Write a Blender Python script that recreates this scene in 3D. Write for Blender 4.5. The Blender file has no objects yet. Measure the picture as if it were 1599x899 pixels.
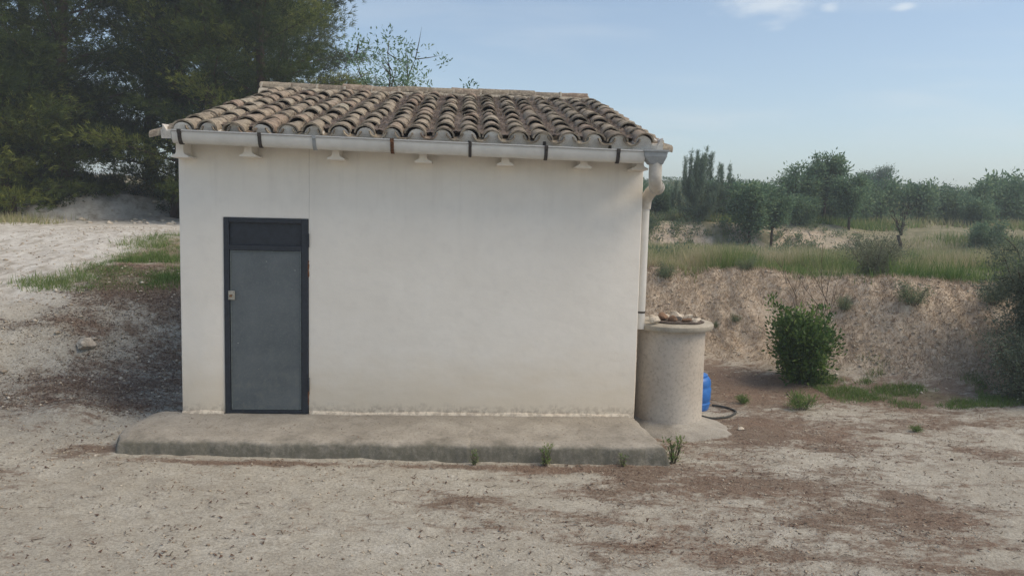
import bpy, math, random
import numpy as np
from mathutils import Vector, Matrix, Euler
R_ = math.radians
S = bpy.context.scene
COL = S.collection

# ------------------------------------------------------------------ camera
cam = bpy.data.cameras.new('camera')
cam.sensor_width = 36.0
cam.lens = 36.0 * 1200.0 / 1599.0
cam.clip_start = 0.05
cam.clip_end = 3000
camo = bpy.data.objects.new('camera', cam)
COL.objects.link(camo)
S.camera = camo
PITCH, YAW, ROLL = 0.0935, 0.0593, 0.0237
CAM = Vector((2.9506, -8.0846, 2.1337))
fw = Vector((math.sin(YAW)*math.cos(PITCH), math.cos(YAW)*math.cos(PITCH), -math.sin(PITCH)))
rt = Vector((math.cos(YAW), -math.sin(YAW), 0))
up = rt.cross(fw)
rt2 = rt*math.cos(ROLL) + up*math.sin(ROLL)
up2 = -rt*math.sin(ROLL) + up*math.cos(ROLL)
M4 = Matrix((rt2, up2, -fw)).transposed().to_4x4()
M4.translation = CAM
camo.matrix_world = M4
S.render.resolution_x, S.render.resolution_y = 1024, 575

# ------------------------------------------------------------------ light
SUN_DIR = Vector((0.70, -0.22, 0.95)).normalized()        # towards the sun
elev = math.asin(SUN_DIR.z)
azim = math.atan2(SUN_DIR.x, SUN_DIR.y)
world = bpy.data.worlds.new('World')
S.world = world
world.use_nodes = True
nt = world.node_tree
nt.nodes.clear()
wo = nt.nodes.new('ShaderNodeOutputWorld')
bg = nt.nodes.new('ShaderNodeBackground')
sky = nt.nodes.new('ShaderNodeTexSky')
sky.sky_type = 'NISHITA'
sky.sun_disc = False
sky.sun_elevation = elev
sky.sun_rotation = azim
sky.air_density = 1.0
sky.dust_density = 0.7
sky.ozone_density = 1.6
sky.altitude = 600
PUFFS = ((0.4072, 0.8805, 0.2436, 0.016, 0.4), (0.4760, 0.8465, 0.2395, 0.014, 0.3), (0.345, 0.905, 0.252, 0.06, 0.3))
# thin high cirrus mixed over the clear sky
tc = nt.nodes.new('ShaderNodeTexCoord')
sep = nt.nodes.new('ShaderNodeSeparateXYZ')
nt.links.new(tc.outputs['Generated'], sep.inputs[0])
den = nt.nodes.new('ShaderNodeMath'); den.operation = 'ADD'; den.inputs[1].default_value = 0.12
nt.links.new(sep.outputs['Z'], den.inputs[0])
dv = nt.nodes.new('ShaderNodeVectorMath'); dv.operation = 'DIVIDE'
cb = nt.nodes.new('ShaderNodeCombineXYZ')
for i in range(3): nt.links.new(den.outputs[0], cb.inputs[i])
nt.links.new(tc.outputs['Generated'], dv.inputs[0]); nt.links.new(cb.outputs[0], dv.inputs[1])
mp = nt.nodes.new('ShaderNodeMapping'); mp.inputs['Scale'].default_value = (0.55, 1.1, 1.0)
mp.inputs['Location'].default_value = (0.35, 0.2, 0)
nt.links.new(dv.outputs[0], mp.inputs[0])
cn = nt.nodes.new('ShaderNodeTexNoise'); cn.inputs['Scale'].default_value = 1.6; cn.inputs['Detail'].default_value = 7
cn.inputs['Roughness'].default_value = 0.55; cn.inputs['Distortion'].default_value = 0.35
nt.links.new(mp.outputs[0], cn.inputs['Vector'])
cr = nt.nodes.new('ShaderNodeMapRange'); cr.inputs['From Min'].default_value = 0.5; cr.inputs['From Max'].default_value = 0.8
cr.inputs['To Min'].default_value = 0.03; cr.inputs['To Max'].default_value = 0.28
nt.links.new(cn.outputs['Fac'], cr.inputs['Value'])
mx = nt.nodes.new('ShaderNodeMix'); mx.data_type = 'RGBA'
mx.inputs['B'].default_value = (5.6, 5.9, 6.3, 1)
nt.links.new(cr.outputs[0], mx.inputs['Factor'])
nt.links.new(sky.outputs[0], mx.inputs['A'])
prev = mx.outputs['Result']
pn = nt.nodes.new('ShaderNodeTexNoise'); pn.inputs['Scale'].default_value = 26; pn.inputs['Detail'].default_value = 6
pm = nt.nodes.new('ShaderNodeMapping'); pm.inputs['Scale'].default_value = (1, 1, 3.2)
nt.links.new(tc.outputs['Generated'], pm.inputs[0]); nt.links.new(pm.outputs[0], pn.inputs['Vector'])
for (dx, dy, dz, rad_, amt) in PUFFS:
    sb = nt.nodes.new('ShaderNodeVectorMath'); sb.operation = 'SUBTRACT'; sb.inputs[1].default_value = (dx, dy, dz); nt.links.new(tc.outputs['Generated'], sb.inputs[0])
    sc2 = nt.nodes.new('ShaderNodeVectorMath'); sc2.operation = 'MULTIPLY'; sc2.inputs[1].default_value = (1, 1, 2.4); nt.links.new(sb.outputs[0], sc2.inputs[0])
    ln = nt.nodes.new('ShaderNodeVectorMath'); ln.operation = 'LENGTH'; nt.links.new(sc2.outputs[0], ln.inputs[0])
    ad = nt.nodes.new('ShaderNodeMath'); ad.operation = 'MULTIPLY_ADD'; nt.links.new(pn.outputs['Fac'], ad.inputs[0]); ad.inputs[1].default_value = rad_*2.2; nt.links.new(ln.outputs['Value'], ad.inputs[2])
    rg2 = nt.nodes.new('ShaderNodeMapRange'); rg2.interpolation_type = 'SMOOTHSTEP'
    rg2.inputs['From Min'].default_value = rad_*2.1; rg2.inputs['From Max'].default_value = rad_*1.0; rg2.inputs['To Max'].default_value = amt
    nt.links.new(ad.outputs[0], rg2.inputs['Value'])
    m3 = nt.nodes.new('ShaderNodeMix'); m3.data_type = 'RGBA'; m3.inputs['B'].default_value = (7.4, 7.5, 7.6, 1)
    nt.links.new(rg2.outputs[0], m3.inputs['Factor']); nt.links.new(prev, m3.inputs['A']); prev = m3.outputs['Result']
nt.links.new(prev, bg.inputs['Color'])
bg.inputs['Strength'].default_value = 0.115
nt.links.new(bg.outputs[0], wo.inputs[0])

sun = bpy.data.lights.new('sun', 'SUN')
sun.energy = 2.0
sun.angle = R_(42)
sun.color = (1.0, 0.885, 0.745)
suno = bpy.data.objects.new('sun', sun)
suno.rotation_euler = SUN_DIR.to_track_quat('Z', 'Y').to_euler()
suno.location = (20, 20, 40)
COL.objects.link(suno)
S.view_settings.view_transform = 'Standard'
S.view_settings.look = 'None'
S.view_settings.gamma = 1
S.view_settings.exposure = 0.62
S.view_settings.use_white_balance = True
S.view_settings.white_balance_temperature = 7200
S.view_settings.white_balance_tint = 8
S.cycles.max_bounces = 6
S.cycles.diffuse_bounces = 3
S.cycles.transparent_max_bounces = 4

# ------------------------------------------------------------------ numpy noise
def _hash(ix, iy, iz, seed):
    n = (ix.astype(np.int64)*374761393 + iy.astype(np.int64)*668265263 + iz.astype(np.int64)*2147483647 + seed*1013904223) & 0xffffffff
    n = ((n ^ (n >> 13))*1274126177) & 0xffffffff
    n = (n ^ (n >> 16)) & 0xffffff
    return n.astype(np.float64)/0xffffff
def vnoise(x, y, seed=0):
    x = np.asarray(x, float); y = np.asarray(y, float)
    ix = np.floor(x); iy = np.floor(y); fx = x-ix; fy = y-iy
    fx = fx*fx*(3-2*fx); fy = fy*fy*(3-2*fy)
    z = np.zeros_like(ix)
    a = _hash(ix, iy, z, seed); b = _hash(ix+1, iy, z, seed); c = _hash(ix, iy+1, z, seed); d = _hash(ix+1, iy+1, z, seed)
    return (a*(1-fx)+b*fx)*(1-fy) + (c*(1-fx)+d*fx)*fy
def fbm(x, y, seed=0, octv=4, gain=0.5):
    s = 0; amp = 1; tot = 0
    x = np.asarray(x, float); y = np.asarray(y, float)
    for o in range(octv):
        s = s + amp*vnoise(x*2**o+17.3*o, y*2**o-9.1*o, seed+o); tot += amp; amp *= gain
    return s/tot
def sm(a, b, x):
    t = np.clip((np.asarray(x, float)-a)/(b-a), 0, 1)
    return t*t*(3-2*t)
def gau(x, y, cx, cy, rx, ry=None):
    ry = ry or rx
    return np.exp(-(((x-cx)/rx)**2+((y-cy)/ry)**2))

# ------------------------------------------------------------------ terrain
RUN = 2.05
def foot(x):
    return np.clip(3.74-(x-6.95)*0.575, 1.2, 4.5) + 0.45*(fbm(x*0.8, x*0, 5, 3)-0.5)
def ground_h(x, y):
    x = np.asarray(x, float); y = np.asarray(y, float)
    base = -0.155-0.01*np.clip(x, -1, 7)
    # right hand side: flat yard, cut bank, grass terrace, second bank, hill
    t = (y-foot(x))/RUN
    bank = np.clip(t, 0, 1); bank = 0.45*bank+0.55*bank*bank*(3-2*bank)
    bank = bank*(1+0.16*(fbm(x*1.1, y*0, 18, 3)-0.5)*sm(0.5, 1.0, t)*(1-sm(6, 11, y)))
    toe = 0.10*np.exp(-((t-0.0)/0.35)**2)
    zr = base + (1.27-base)*bank + toe*(t < 1) - 0.022*np.clip(y-5, 0, 16)
    soft = sm(15, 24, x)
    y2 = 20+1.4*(fbm(x*0.22, x*0, 9, 3)-0.5)*2
    zr = zr + 1.15*sm(y2-4*soft, y2+1.9+3*soft, y)
    zr = zr + 0.078*np.clip(y-27, 0, 34) - 0.02*np.clip(y-61, 0, 600) + 0.55*np.clip(y-29, 0, 1)*(fbm(x*0.07, y*0.07, 21, 3)-0.5)*2
    # left hand side: slope up to the dirt track
    y0 = np.where(x > -0.6, 0.25, 0.25-(np.clip(-0.6-x, 0, 6))*1.25)
    y0 = np.maximum(y0, -4.2)
    P = 0.95+0.125*np.clip(y-3.3, -1.0, 4.8)+0.02*np.clip(y-8.1, 0, 12)
    s = np.clip((y-y0)/(4.6-y0), 0, 1); s = 0.5*s+0.5*s*s*(3-2*s)
    s = 0.45*s+0.55*sm(0.42, 0.80, s+0.10*(fbm(x*1.3, y*0.8, 17, 3)-0.5))
    zl = base + (P-base)*s
    yb = 17+2.2*np.tanh((x+8.2)*0.9)+1.6*(fbm(x*0.7, x*0, 13, 3)-0.5)*2
    zl = zl + (0.5+0.5*fbm(x*0.9, y*0.3, 14, 2))*sm(yb, yb+1.6, y) + 0.05*np.clip(y-yb-1, 0, 30)
    zl = zl + 0.10*gau(x, y, -1.75, 0.9, 0.5, 0.45) + 0.12*gau(x, y, -1.25, 0.2, 0.35, 0.3)
    w = 1-sm(0.4, 4.6, x)
    z = zl*w+zr*(1-w)
    # relief
    rough = 0.4+3.4*sm(-0.2, 0.6, t)*(1-sm(0.95, 1.3, t))*(1-w) + 1.2*w*sm(-0.3, -2.5, x)
    z = z + rough*0.045*(fbm(x*1.5, y*1.5, 1, 4)-0.5)
    near = (1-sm(9, 14, y))*sm(-14, -7, y)
    gl = fbm(x*2.4+0.4*fbm(x*2, y*2, 19, 2), y*0.35, 20, 3)
    z = z - 0.09*(1-w)*sm(0.1, 0.4, t)*(1-sm(0.9, 1.15, t))*sm(0.56, 0.72, gl)
    z = z + 0.022*(fbm(x*7, y*7, 2, 3)-0.5)*rough + near*(0.028*(fbm(x*3.1, y*3.1, 6, 3)-0.5)+0.020*(fbm(x*9, y*9, 7, 2)-0.5)-0.02*np.exp(-((y+2.3+0.12*x+0.1*np.sin(x*0.9))/0.12)**2)-0.016*np.exp(-((y+1.55+0.10*x+0.1*np.sin(x*0.9+1))/0.11)**2))
    z = z + w*np.exp(-((y-yb-0.8)/1.5)**2)*(0.6*(fbm(x*1.7, y*1.7, 15, 4)-0.5)+0.35*np.abs(fbm(x*4, y*3, 16, 3)-0.5))
    far = sm(8, 30, y)
    z = z + far*0.5*(fbm(x*0.3, y*0.3, 3, 3)-0.5)
    return z
def gh(x, y): return float(ground_h(np.array([x]), np.array([y]))[0])

def track_mask(x, y):
    # pale compacted dirt of the track on the left and the bare ground beside it
    edge = 3.2+0.55*(-3.0-x)*-1.0
    e = -3.0-(y-3.3)*0.12                                  # x of the right hand edge of the track
    m = sm(0.5, -0.4, x-e+0.9*(fbm(x*1.1, y*1.1, 31, 3)-0.5))*sm(2.0, 3.4, y)
    m = np.maximum(m, 0.9*(x < 3)*sm(8, 12, y))
    return np.clip(m, 0, 1)*(1-sm(0.9, 1.6, y-(17+2.2*np.tanh((x+8.2)*0.9))))
def litter_mask(x, y):
    m = 0.345+0.0*x
    m = m + 1.0*(fbm(x*0.75+4, y*1.7, 41, 4)-0.5) + 0.35*(fbm(x*2.5+4, y*4.7, 42, 3)-0.5)
    right = sm(3.6, 7.4, x)
    m = m + 0.16*right
    m = m - 0.14*sm(0.5, -0.2, y)*(1-sm(2.6, 4.4, x))*sm(-3, -1.0, x)
    m = m + 0.75*np.exp(-((y+1.10+0.022*x+0.06*(fbm(x*2.3, x*0, 51, 3)-0.5))/0.085)**2)*sm(-0.2, 0.7, x)*(1-sm(4.2, 4.7, x))*(0.45+0.9*fbm(x*2.2, x*0, 52, 2))
    for (cx, cy, rx, ry, a) in ((-0.5, -0.8, 0.33, 0.17, 0.6), (4.1, -1.8, 0.45, 0.22, 0.42), (3.0, -1.95, 0.35, 0.14, 0.30),
                                (-1.6, -1.6, 0.3, 0.25, 0.45), (-1.5, -0.9, 0.25, 0.2, 0.4), (5.4, -1.5, 0.6, 0.22, 0.25),
                                (5.9, -2.3, 0.9, 0.28, 0.16), (6.3, 0.3, 0.5, 0.5, 0.32), (7.0, 2.3, 1.0, 0.8, 0.45), (8.8, 1.6, 1.0, 0.5, 0.35),
                                (9.5, 0.6, 1.5, 0.35, 0.32), (-1.2, -3.0, 0.5, 0.2, 0.3), (0.8, -2.75, 0.5, 0.2, 0.26), (4.5, -1.35, 0.2, 0.3, 0.4)):
        m = m + a*gau(x, y, cx, cy, rx, ry)
    m = m + 0.45*sm(-3.9, -2.6, x)*sm(2.6, 3.6, y)*(1-sm(6.2, 8.5, y))*(x < 3)
    m = m + 0.42*gau(x, y, -1.15, 1.9, 1.0, 1.5) + 0.25*gau(x, y, -2.2, 2.6, 1.2, 0.8)
    m = m - 0.6*track_mask(x, y)
    m = m - 0.4*gau(x, y, -0.45, -0.2, 0.25, 0.5)
    t = (y-foot(x))/RUN
    bank = sm(-0.05, 0.35, t)*sm(4.3, 5.2, x)
    m = m*(1-bank) + bank*(0.22+0.25*(1-sm(0.1, 0.8, t)))
    m = m*(1-0.9*sm(7, 12, y))
    return np.clip(m, 0, 1)
def bank_mask(x, y):
    t = (y-foot(x))/RUN
    m = sm(-0.1, 0.3, t)*(1-sm(1.0, 1.12, t+0.25*(fbm(x*1.6, y*0.5, 61, 3)-0.5)))*sm(4.0, 5.0, x)
    soft = sm(15, 24, x)
    y2 = 20+1.4*(fbm(x*0.22, x*0, 9, 3)-0.5)*2
    m2 = sm(y2-0.5, y2+0.2, y)*(1-sm(y2+1.4, y2+1.9, y))*(1-0.75*soft)*sm(4, 6, x)
    return np.clip(m+m2*(1-0.8*sm(17, 19, x))*sm(0.38, 0.50, fbm(x*0.9, y*0.9, 62, 3)+0.16*(1-soft)), 0, 1)
def green_mask(x, y):
    t = (y-foot(x))/RUN
    terr = sm(1.0, 1.15, t)*sm(3.5, 5, x)
    left = 0
    for (cx, cy, rx, ry, a) in ((-2.1, 4.6, 1.0, 0.9, 1.0), (-2.7, 3.9, .6, .4, .7), (-1.3, 5.0, 0.9, 0.7, 1.0), (-1.6, 7.4, 1.6, 1.3, 1.0), (-2.6, 5.6, 0.7, 0.8, .9), (-2.9, 3.7, 0.8, 0.4, 0.7), (-10.8, 12.8, 1.7, 1.1, 1.0), (-0.8, 3.5, 0.35, 0.3, .8)):
        left = np.maximum(left, a*gau(x, y, cx, cy, rx, ry))
    left = left*sm(0.25, 0.55, fbm(x*1.0, y*1.0, 71, 3)+0.15)
    left = np.maximum(left, 0.8*sm(0, 1.5, y-(17+2.2*np.tanh((x+8.2)*0.9)+1.0))*(x < 4))
    spots = 0
    for (cx, cy, rx, ry, a) in ((8.8, 2.2, 0.9, 0.35, 0.8), (9.7, 1.9, 0.8, 0.3, 0.8), (9.3, 2.5, 0.8, 0.2, 0.6)):
        spots = np.maximum(spots, a*gau(x, y, cx, cy, rx, ry))
    return np.clip(np.maximum(np.maximum(terr, left), spots*sm(0.4, 0.6, fbm(x*2.5, y*2.5, 72, 3))), 0, 1)

# ------------------------------------------------------------------ materials
class NT:
    def __init__(s, name, rough=0.85, spec=0.2):
        s.m = bpy.data.materials.new(name); s.m.use_nodes = True
        s.t = s.m.node_tree; s.b = s.t.nodes['Principled BSDF']
        s.b.inputs['Roughness'].default_value = rough
        s.b.inputs['Specular IOR Level'].default_value = spec
        s.tc = s.t.nodes.new('ShaderNodeTexCoord')
    def link(s, a, b): s.t.links.new(a, b)
    def noise(s, scale, detail=4, rough=0.55, vec=None, stretch=None, dist=0.0, obj=True):
        n = s.t.nodes.new('ShaderNodeTexNoise'); n.inputs['Scale'].default_value = scale
        n.inputs['Detail'].default_value = detail; n.inputs['Roughness'].default_value = rough; n.inputs['Distortion'].default_value = dist
        src = vec or s.tc.outputs['Object']
        if stretch:
            mp = s.t.nodes.new('ShaderNodeMapping'); mp.inputs['Scale'].default_value = stretch; s.link(src, mp.inputs[0]); src = mp.outputs[0]
        s.link(src, n.inputs['Vector'])
        return n.outputs['Fac']
    def rng(s, v, a, b, c=0.0, d=1.0, smooth=True):
        n = s.t.nodes.new('ShaderNodeMapRange')
        if smooth: n.interpolation_type = 'SMOOTHSTEP'
        n.inputs['From Min'].default_value = a; n.inputs['From Max'].default_value = b
        n.inputs['To Min'].default_value = c; n.inputs['To Max'].default_value = d
        s.link(v, n.inputs['Value']); return n.outputs[0]
    def mix(s, f, a, b, mode='MIX'):
        n = s.t.nodes.new('ShaderNodeMix'); n.data_type = 'RGBA'; n.blend_type = mode
        if isinstance(f, (int, float)): n.inputs['Factor'].default_value = f
        else: s.link(f, n.inputs['Factor'])
        for k, v in (('A', a), ('B', b)):
            if isinstance(v, tuple): n.inputs[k].default_value = (*v, 1)
            else: s.link(v, n.inputs[k])
        return n.outputs['Result']
    def math(s, op, a, b=0.0, clamp=False):
        n = s.t.nodes.new('ShaderNodeMath'); n.operation = op; n.use_clamp = clamp
        for i, v in enumerate((a, b)):
            if isinstance(v, (int, float)): n.inputs[i].default_value = v
            else: s.link(v, n.inputs[i])
        return n.outputs[0]
    def attr(s, name):
        n = s.t.nodes.new('ShaderNodeAttribute'); n.attribute_name = name; return n.outputs['Fac']
    def rand(s):
        return s.t.nodes.new('ShaderNodeObjectInfo').outputs['Random']
    def ramp(s, f, stops):
        n = s.t.nodes.new('ShaderNodeValToRGB'); e = n.color_ramp.elements
        while len(e) < len(stops): e.new(0.5)
        for k, (p, c) in enumerate(stops): e[k].position = p; e[k].color = (*c, 1)
        s.link(f, n.inputs[0]); return n.outputs[0]
    def xyz(s, ch):
        n = s.t.nodes.new('ShaderNodeSeparateXYZ'); s.link(s.tc.outputs['Object'], n.inputs[0]); return n.outputs[ch]
    def col(s, c):
        if isinstance(c, tuple): s.b.inputs['Base Color'].default_value = (*c, 1)
        else: s.link(c, s.b.inputs['Base Color'])
    def bump(s, h, strength=0.5, dist=0.01):
        n = s.t.nodes.new('ShaderNodeBump'); n.inputs['Strength'].default_value = strength; n.inputs['Distance'].default_value = dist
        s.link(h, n.inputs['Height']); s.link(n.outputs[0], s.b.inputs['Normal'])
    def translucent(s, colsock, f=0.25):
        tr = s.t.nodes.new('ShaderNodeBsdfTranslucent'); ms = s.t.nodes.new('ShaderNodeMixShader')
        out = s.t.nodes['Material Output']
        s.link(colsock, tr.inputs[0]); ms.inputs[0].default_value = f
        s.link(s.b.outputs[0], ms.inputs[1]); s.link(tr.outputs[0], ms.inputs[2]); s.link(ms.outputs[0], out.inputs[0])

def mat_ground():
    k = NT('ground_soil', 0.95, 0.1)
    big = k.noise(0.9, 5, 0.6); mid = k.noise(6, 6, 0.65); fine = k.noise(45, 5, 0.7); grit = k.noise(160, 3, 0.8)
    soil = k.ramp(k.math('ADD', k.math('MULTIPLY', big, 0.5), k.math('MULTIPLY', mid, 0.5)),
                  [(0.3, (0.38, 0.34, 0.28)), (0.5, (0.52, 0.485, 0.41)), (0.68, (0.64, 0.61, 0.535))])
    soil = k.mix(k.rng(fine, 0.36, 0.60, 0, 1), k.mix(0.5, soil, (0.20, 0.17, 0.135)), soil)
    soil = k.mix(k.rng(k.noise(11, 6, 0.75, stretch=(1, 1.5, 1), dist=0.5), 0.50, 0.68, 0, 0.5), soil, (0.27, 0.225, 0.18))
    soil = k.mix(k.rng(grit, 0.58, 0.68, 0, 0.5), soil, (0.64, 0.61, 0.55))
    soil = k.mix(k.rng(k.noise(75, 4, 0.8), 0.62, 0.70, 0, 0.7), soil, (0.16, 0.125, 0.095))
    lit = k.attr('litter')
    f2 = k.noise(10, 8, 0.8, stretch=(1, 1.6, 1)); f3 = k.noise(2.6, 5, 0.7, stretch=(1, 1.9, 1), dist=0.6)
    th = k.math('ADD', lit, k.math('MULTIPLY', k.math('SUBTRACT', f2, 0.5), 1.5))
    th = k.math('ADD', th, k.math('MULTIPLY', k.math('SUBTRACT', f3, 0.5), 1.5))
    th = k.math('ADD', th, k.math('MULTIPLY', k.math('SUBTRACT', fine, 0.5), 0.7))
    lcol = k.ramp(k.noise(60, 4, 0.8), [(0.3, (0.10, 0.068, 0.050)), (0.5, (0.215, 0.137, 0.098)), (0.66, (0.36, 0.285, 0.22))])
    lcol = k.mix(k.rng(big, 0.35, 0.65, 0, 0.45), lcol, (0.15, 0.12, 0.09))
    c = k.mix(k.rng(th, 0.38, 0.82, 0, 0.90), soil, lcol)
    bk = k.ramp(k.math('ADD', k.math('MULTIPLY', k.noise(22, 7, 0.8, stretch=(1, 1, 0.6)), 0.7), k.math('MULTIPLY', mid, 0.3)),
                [(0.36, (0.19, 0.13, 0.09)), (0.44, (0.43, 0.335, 0.25)), (0.54, (0.60, 0.50, 0.39)), (0.66, (0.74, 0.66, 0.545))])
    bk = k.mix(k.rng(th, 0.45, 0.9, 0, 0.6), bk, lcol)
    c = k.mix(k.attr('bank'), c, bk)
    gr = k.ramp(k.noise(3, 6, 0.7), [(0.3, (0.10, 0.115, 0.05)), (0.5, (0.21, 0.195, 0.11)), (0.7, (0.33, 0.28, 0.19))])
    c = k.mix(k.math('MULTIPLY', k.math('MULTIPLY', k.attr('green'), 0.85), k.math('SUBTRACT', 1.0, k.attr('bank'))), c, gr)
    tk = k.ramp(k.noise(5, 6, 0.7, stretch=(1, 0.5, 1)), [(0.35, (0.36, 0.325, 0.275)), (0.5, (0.60, 0.57, 0.52)), (0.62, (0.70, 0.68, 0.63))])
    c = k.mix(k.math('MULTIPLY', k.attr('track'), 0.9), c, tk)
    k.col(c)
    h = k.math('ADD', k.math('MULTIPLY', fine, 0.5), k.math('ADD', k.math('MULTIPLY', grit, 0.3), k.math('MULTIPLY', mid, 0.8)))
    k.bump(h, 0.9, 0.035)
    return k.m

def mat_plaster():
    k = NT('white_plaster', 0.9, 0.15)
    n1 = k.noise(1.3, 5, 0.6); n2 = k.noise(7, 5, 0.6); n3 = k.noise(80, 4, 0.7)
    c = k.ramp(n1, [(0.3, (0.75, 0.705, 0.635)), (0.7, (0.81, 0.768, 0.70))])
    c = k.mix(k.rng(n2, 0.4, 0.8, 0, 0.25), c, (0.62, 0.585, 0.54))
    st = k.noise(9, 4, 0.6, stretch=(1, 1, 0.08))
    z = k.xyz('Z')
    c = k.mix(k.math('MULTIPLY', k.rng(st, 0.48, 0.75, 0, 0.22), k.rng(z, 1.6, 2.7)), c, (0.50, 0.46, 0.42))
    low = k.math('ADD', z, k.math('MULTIPLY', k.noise(3.5, 5, 0.65, stretch=(0.6, 1, 1.5)), 0.7))
    c = k.mix(k.rng(low, 1.25, 0.36, 0, 0.85), c, (0.66, 0.575, 0.455))
    c = k.mix(k.math('MULTIPLY', k.rng(k.math('ADD', z, k.math('MULTIPLY', n2, 0.2)), 0.24, 0.10), k.rng(k.noise(20, 5, 0.7), 0.4, 0.6)), c, (0.42, 0.36, 0.29))
    x = k.xyz('X')
    xw = k.math('ADD', x, k.math('MULTIPLY', k.noise(4, 4, 0.6), 0.02))
    crack = k.math('MULTIPLY', k.rng(k.math('ABSOLUTE', k.math('SUBTRACT', xw, 1.325)), 0.005, 0.002), k.rng(z, 2.04, 2.06))
    c = k.mix(k.math('MULTIPLY', crack, 0.35), c, (0.30, 0.27, 0.23))
    # a second faint settlement crack and a few chips
    chips = k.rng(k.noise(30, 2, 0.5), 0.80, 0.83)
    c = k.mix(k.math('MULTIPLY', chips, 0.5), c, (0.35, 0.30, 0.26))
    k.col(c)
    tr_ = k.noise(4, 4, 0.5, stretch=(1, 1, 1.6))
    k.bump(k.math('ADD', k.math('MULTIPLY', n3, 0.3), k.math('ADD', k.math('MULTIPLY', tr_, 1.2), k.math('MULTIPLY', n1, 2.0))), 0.32, 0.012)
    return k.m

def mat_concrete(name, c0, c1, c2, scale=4, zdark=None, bump=0.5):
    k = NT(name, 0.95, 0.1)
    n1 = k.noise(scale, 6, 0.65); n2 = k.noise(scale*12, 5, 0.75); n3 = k.noise(scale*0.35, 3, 0.5)
    c = k.ramp(k.math('ADD', k.math('MULTIPLY', n1, 0.6), k.math('MULTIPLY', n3, 0.4)), [(0.32, c0), (0.5, c1), (0.68, c2)])
    c = k.mix(k.rng(n2, 0.3, 0.55, 0.45, 0), c, tuple(v*0.45 for v in c0))
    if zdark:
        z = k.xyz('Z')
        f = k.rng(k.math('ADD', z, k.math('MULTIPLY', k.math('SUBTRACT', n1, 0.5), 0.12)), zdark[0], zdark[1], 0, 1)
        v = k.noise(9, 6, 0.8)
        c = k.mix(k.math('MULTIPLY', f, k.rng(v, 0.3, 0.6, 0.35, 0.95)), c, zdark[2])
    k.col(c)
    k.bump(k.math('ADD', k.math('MULTIPLY', n2, 0.5), n1), bump, 0.015)
    return k.m, k

def mat_tile():
    k = NT('old_clay_tile', 0.92, 0.12)
    r = k.rand()
    base = k.ramp(r, [(0.0, (0.19, 0.158, 0.125)), (0.2, (0.35, 0.295, 0.225)), (0.42, (0.24, 0.205, 0.165)), (0.6, (0.38, 0.32, 0.245)), (0.8, (0.28, 0.20, 0.155)), (1.0, (0.40, 0.365, 0.29))])
    off = k.t.nodes.new('ShaderNodeVectorMath'); off.operation = 'ADD'
    cc = k.t.nodes.new('ShaderNodeCombineXYZ')
    m5 = k.math('MULTIPLY', r, 50.0)
    for i in range(3): k.link(m5, cc.inputs[i])
    k.link(k.tc.outputs['Object'], off.inputs[0]); k.link(cc.outputs[0], off.inputs[1])
    n1 = k.noise(9, 6, 0.7, vec=off.outputs[0]); n2 = k.noise(45, 5, 0.75, vec=off.outputs[0]); n3 = k.noise(22, 4, 0.6, vec=off.outputs[0])
    c = k.mix(k.rng(n1, 0.42, 0.68, 0, 0.75), base, (0.125, 0.098, 0.078))
    c = k.mix(k.rng(n3, 0.50, 0.66, 0, 0.65), c, (0.47, 0.41, 0.31))
    c = k.mix(k.rng(n2, 0.53, 0.66, 0, 0.8), c, (0.09, 0.078, 0.065))
    c = k.mix(k.rng(n2, 0.44, 0.30, 0, 0.5), c, (0.46, 0.42, 0.34))
    k.col(c); k.bump(k.math('ADD', n1, k.math('MULTIPLY', n2, 0.6)), 0.6, 0.008)
    return k.m

def mat_simple(name, c, rough=0.6, spec=0.3, metal=0.0, var=0.15, scale=20, bump=0.0, dirt=None):
    k = NT(name, rough, spec); k.b.inputs['Metallic'].default_value = metal
    n = k.noise(scale, 5, 0.65)
    cc = k.mix(k.rng(n, 0.3, 0.7), tuple(v*(1-var) for v in c), tuple(min(1, v*(1+var)) for v in c))
    if dirt:
        cc = k.mix(k.rng(k.noise(scale*0.35, 6, 0.7), dirt[1], dirt[2], 0, dirt[3]), cc, dirt[0])
    k.col(cc)
    if bump: k.bump(n, bump, 0.005)
    return k.m

def mat_leaf(name, stops, tr=0.25, rough=0.6):
    k = NT(name, rough, 0.25)
    v = k.attr('v')
    c = k.ramp(v, stops)
    k.col(c); k.translucent(c, tr)
    return k.m

def mat_bark(name, c):
    k = NT(name, 0.95, 0.1)
    n = k.noise(14, 6, 0.7, stretch=(1, 1, 0.25)); k.col(k.ramp(n, [(0.3, tuple(v*0.45 for v in c)), (0.7, tuple(v*1.35 for v in c))]))
    k.bump(n, 0.8, 0.02); return k.m

def mat_door_sheet():
    k = NT('galvanised_sheet', 0.62, 0.35)
    n1 = k.noise(2.2, 5, 0.65); n2 = k.noise(70, 3, 0.7); n3 = k.noise(9, 6, 0.7); z = k.xyz('Z')
    c = k.ramp(n1, [(0.3, (0.09, 0.106, 0.115)), (0.7, (0.138, 0.156, 0.165))])
    c = k.mix(k.rng(n2, 0.45, 0.7, 0, 0.5), c, (0.16, 0.18, 0.18))
    c = k.mix(k.math('MULTIPLY', k.rng(n3, 0.45, 0.7), k.rng(z, 0.9, 0.0, 0.1, 0.6)), c, (0.17, 0.18, 0.165))
    c = k.mix(k.rng(k.noise(34, 2, 0.4), 0.77, 0.8, 0, 0.8), c, (0.42, 0.42, 0.40))
    k.b.inputs['Metallic'].default_value = 0.25
    k.col(c); k.bump(n2, 0.25, 0.004); return k.m

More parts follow.
